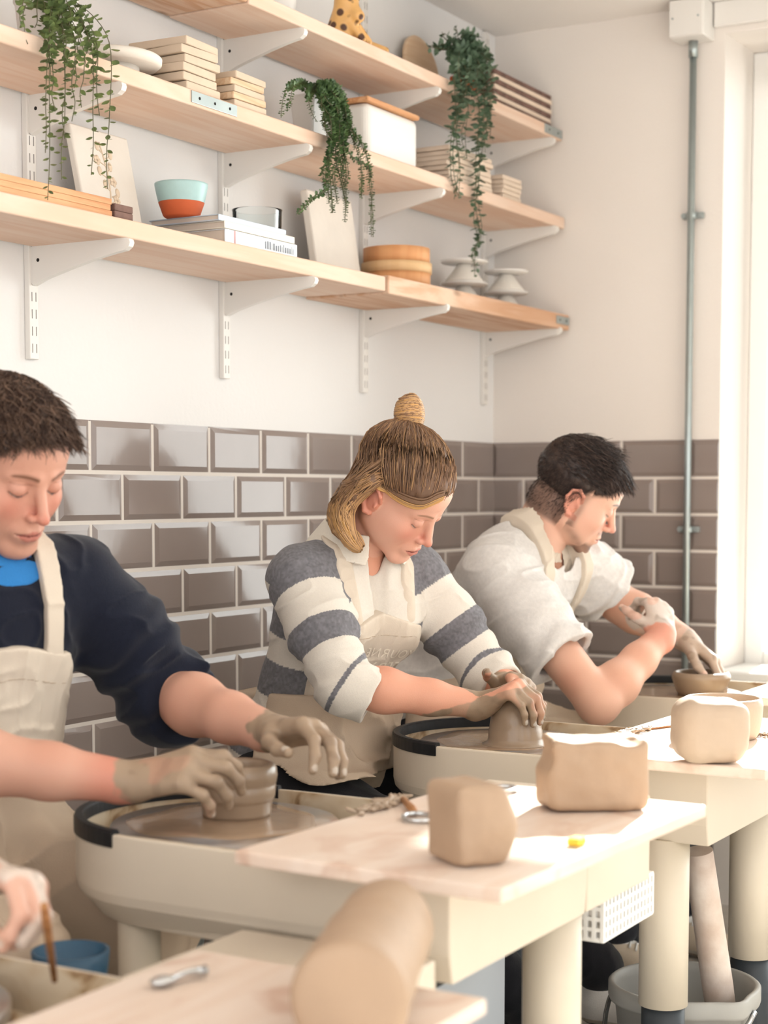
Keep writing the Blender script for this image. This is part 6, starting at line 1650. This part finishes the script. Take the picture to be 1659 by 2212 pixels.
# ------------------------------------------------------------------ hanging plants
def leafmat(name, c1, c2):
    return mat(name, c1, 0.45, nscale=55, col2=c2, spec=0.4)
M_lf1 = leafmat('string_leaf', (128, 146, 88), (86, 104, 66)); M_lf2 = leafmat('bead_leaf', (98, 124, 76), (62, 86, 54)); M_lf3 = leafmat('ivy_leaf', (112, 132, 108), (62, 86, 62)); M_stem = mat('stem', (92, 90, 62), 0.6)
def vine(parent, pts, leaf, L0, W0, gap, m, rr, both=False, stem=0.0008, spread=1.0, taper=True):
    """pts world polyline from the pot to the tip"""
    P = smoothp(pts, 6); seg = np.linalg.norm(np.diff(P, axis=0), axis=1); cum = np.concatenate([[0], np.cumsum(seg)]); T = cum[-1]
    mb = MB(); mb.tube(P, stem, 5, mi=1); s = gap; k = 0
    while s < T:
        i = min(np.searchsorted(cum, s) - 1, len(P) - 2); f = (s - cum[i]) / max(seg[i], 1e-6); p = P[i] + (P[i + 1] - P[i]) * f; d = nrm(P[i + 1] - P[i])
        sc = (1.0 - 0.45 * max(0, (s / T - 0.6) / 0.4)) * rr.uniform(0.8, 1.15) if taper else rr.uniform(0.7, 1.2)
        for q in ((0, 1) if both else (0,)):
            a = k * 2.4 + q * math.pi + rr.uniform(-.5, .5); x = nrm(np.cross(d, V(0.3, 0.4, 0.86) if abs(d[2]) < 0.9 else V(1, 0, 0))); y = np.cross(d, x)
            out = nrm(x * math.cos(a) + y * math.sin(a)); dr = nrm(out * spread + d * rr.uniform(0.1, 0.7))
            mb.leaf(Vector(p + out * 0.001), Vector(dr), Vector(nrm(np.cross(dr, np.cross(out, V(0, 0, 1)) + V(0.01, 0, 0)) + V(0, -0.3, 0.4))), L0 * sc, W0 * sc)
        s += gap * rr.uniform(0.7, 1.3); k += 1
    return mb.build('vine', [m, M_stem], parent)
# left plant : pointed leaves on thin strings
rr = random.Random(21)
pc = at(62, 60, Z=ZM + 0.05); p0 = V(pc[0] + 0.01, -0.150, ZM)
r1 = empty('hanging_plant', p0, label='trailing plant with pointed leaves on thin strings, top left corner', cat='plant')
mb = MB(); mb.lathe([(0, 0), (0.040, 0), (0.046, 0.01), (0.054, 0.085), (0.057, 0.088), (0.057, 0.098), (0.050, 0.098), (0.048, 0.07), (0, 0.07)], 48); mb.build('pot', M_cer_white, r1)
top = p0 + V(0, 0, 0.098)
def wv(pts, parent, *a, **k): return None
ends = [(103, 432, 0.6), (133, 388, 1), (98, 330, 1), (140, 300, 1), (155, 262, 1), (176, 232, 1), (197, 378, 1), (232, 408, 1), (120, 240, 1), (205, 170, 1), (215, 250, 1), (108, 170, 1), (160, 190, 1), (140, 150, 1), (186, 140, 1), (45, 55, 1), (75, 60, 1), (95, 110, 1), (60, 95, 1), (125, 100, 1), (150, 95, 1), (170, 90, 1)]
for i, (u, v, _) in enumerate(ends):
    yy = -0.262 - 0.012 * rr.random() if v > 130 else -0.215 - 0.03 * rr.random()
    e = at(u, v, Y=yy); over = at(u + rr.uniform(-9, 9), max(20, min(95, v - 60)) + rr.uniform(-12, 8), Y=yy + 0.012); st = top + V(rr.uniform(-.03, .03), rr.uniform(-.03, .02), 0.004)
    mid = e * 0.5 + over * 0.5 + V(rr.uniform(-.005, .005), 0, 0); hi = (st + over) / 2 + V(0, 0, 0.025)
    q1 = e * 0.75 + over * 0.25 + V(rr.uniform(-.006, .006), rr.uniform(-.003, .003), 0)
    vo = vine(r1, [V(*x) - p0 for x in (st, hi, over, mid, q1, e)], 0, 0.0165, 0.0120, 0.0098, M_lf1, rr)
# middle plant : bead-like paired leaves, white tapered pot
pb0 = at(662, 262, Y=-0.130); p0 = V(pb0[0], -0.140, ZM)
r2 = empty('hanging_plant', p0, label='dense plant with small paired bead-like leaves spilling off the middle shelf', cat='plant')
mb = MB(); vs = mb.box((-0.038, -0.032, 0), (0.038, 0.032, 0.105), 0.006, 2)
for v_ in vs: k_ = 0.72 + 0.28 * v_.co.z / 0.105; v_.co.x *= k_; v_.co.y *= k_
mb.build('pot', M_cer_white, r2); top = p0 + V(0, 0, 0.103)
paths = [[(650, 182), (622, 188), (612, 215), (610, 252)], [(660, 180), (632, 186), (625, 210), (618, 240)], [(680, 186), (668, 215), (676, 245), (688, 262)], [(700, 182), (692, 210), (700, 250), (706, 285)],
         [(715, 180), (728, 210), (735, 260), (742, 300), (738, 360), (745, 420), (748, 478)], [(712, 184), (722, 230), (718, 290), (712, 350), (715, 410), (716, 462)], [(720, 184), (744, 220), (756, 270), (790, 330), (800, 400), (803, 460), (806, 510)],
         [(716, 186), (740, 230), (760, 290), (775, 330), (780, 380), (778, 425)], [(706, 186), (716, 250), (722, 300), (726, 350), (740, 400), (748, 440)], [(700, 190), (712, 240), (714, 310), (700, 370), (702, 410), (680, 425), (655, 450), (640, 462)],
         [(700, 184), (720, 200), (748, 240), (764, 280), (768, 300)], [(690, 184), (712, 215), (728, 250), (732, 330), (722, 380), (728, 440)], [(705, 180), (730, 205), (750, 250), (745, 310), (752, 370), (746, 400)], [(695, 182), (704, 230), (726, 270), (744, 330), (742, 380)],
         [(708, 182), (724, 225), (730, 270), (716, 320), (708, 380), (712, 440)], [(688, 186), (702, 205), (716, 235), (700, 262), (712, 300)], [(714, 182), (738, 215), (752, 262), (742, 300), (760, 340), (796, 360), (800, 385)]]
for i, pp in enumerate(paths):
    for rep in range(2 if i > 2 else 1):
        ys = [-0.155 - 0.01 * rr.random()] + [-0.232 - 0.018 * rr.random() if v_ < 300 else -0.246 - 0.012 * rr.random() for _, v_ in pp[1:]]
        pw = [top + V(rr.uniform(-.02, .02), rr.uniform(-.02, .0), 0.0)] + [at(u_ + rr.uniform(-4, 4), v_ + rr.uniform(-3, 3), Y=y_) for (u_, v_), y_ in zip(pp, ys)]
        vine(r2, [w_ - p0 for w_ in pw], 0, 0.0105, 0.0084, 0.0054, M_lf2, rr, both=True, spread=1.4)
# right plant : ivy on the top shelf
pc3 = at(1005, 130, Y=-0.150); p0 = V(pc3[0], -0.150, ZT)
r3 = empty('hanging_plant', p0, label='trailing ivy with broad grey-green leaves hanging from the top shelf at the right', cat='plant')
mb = MB(); mb.lathe([(0, 0), (0.030, 0), (0.036, 0.01), (0.040, 0.055), (0.036, 0.055), (0.034, 0.045), (0, 0.045)], 40); mb.build('pot', M_terra, r3); top = p0 + V(0, 0, 0.055)
paths = [[(990, 110), (985, 160), (990, 230), (984, 300), (990, 360), (985, 430)], [(1000, 110), (1010, 170), (1005, 240), (1000, 290), (1005, 340)], [(1015, 110), (1030, 170), (1035, 240), (1028, 300), (1032, 370), (1030, 440), (1035, 500), (1022, 545), (1028, 590)],
         [(1020, 110), (1040, 160), (1045, 220), (1036, 300), (1040, 360), (1030, 420), (1028, 480), (1038, 520), (1015, 560)], [(1025, 110), (1060, 150), (1065, 220), (1055, 280), (1062, 300)], [(980, 100), (955, 95), (940, 100)], [(985, 95), (965, 80), (955, 70)], [(1000, 90), (1010, 75), (1035, 78)],
         [(1010, 95), (1040, 110), (1055, 110)], [(1015, 100), (1050, 130), (1062, 145)], [(1000, 100), (1005, 140), (1020, 200), (1030, 240)], [(995, 100), (990, 140), (1000, 190), (1010, 230)], [(1010, 100), (1030, 140), (1050, 190), (1060, 240)], [(1005, 100), (1015, 150), (1000, 210), (985, 260)],
         [(990, 110), (995, 200), (980, 300), (978, 380), (988, 420)], [(1018, 120), (1045, 200), (1050, 260), (1045, 330)], [(985, 90), (990, 70), (985, 62)], [(1000, 100), (1020, 90), (1000, 75)], [(975, 110), (960, 105), (925, 100)], [(1010, 100), (1000, 120), (1030, 150), (1020, 190)]]
for i, pp in enumerate(paths):
    for rep in range(2 if len(pp) > 3 else 2):
        ys = [-0.165 if v_ < 130 else -0.226 - 0.02 * rr.random() for _, v_ in pp]
        pw = [top + V(rr.uniform(-.02, .02), rr.uniform(-.02, .01), 0.0)] + [at(u_ + rr.uniform(-6, 6), v_ + rr.uniform(-5, 5), Y=y_) for (u_, v_), y_ in zip(pp, ys)]
        vine(r3, [w_ - p0 for w_ in pw], 0, 0.024 if len(pp) < 6 else 0.021, 0.0155, 0.0115, M_lf3, rr, spread=0.9, taper=True)
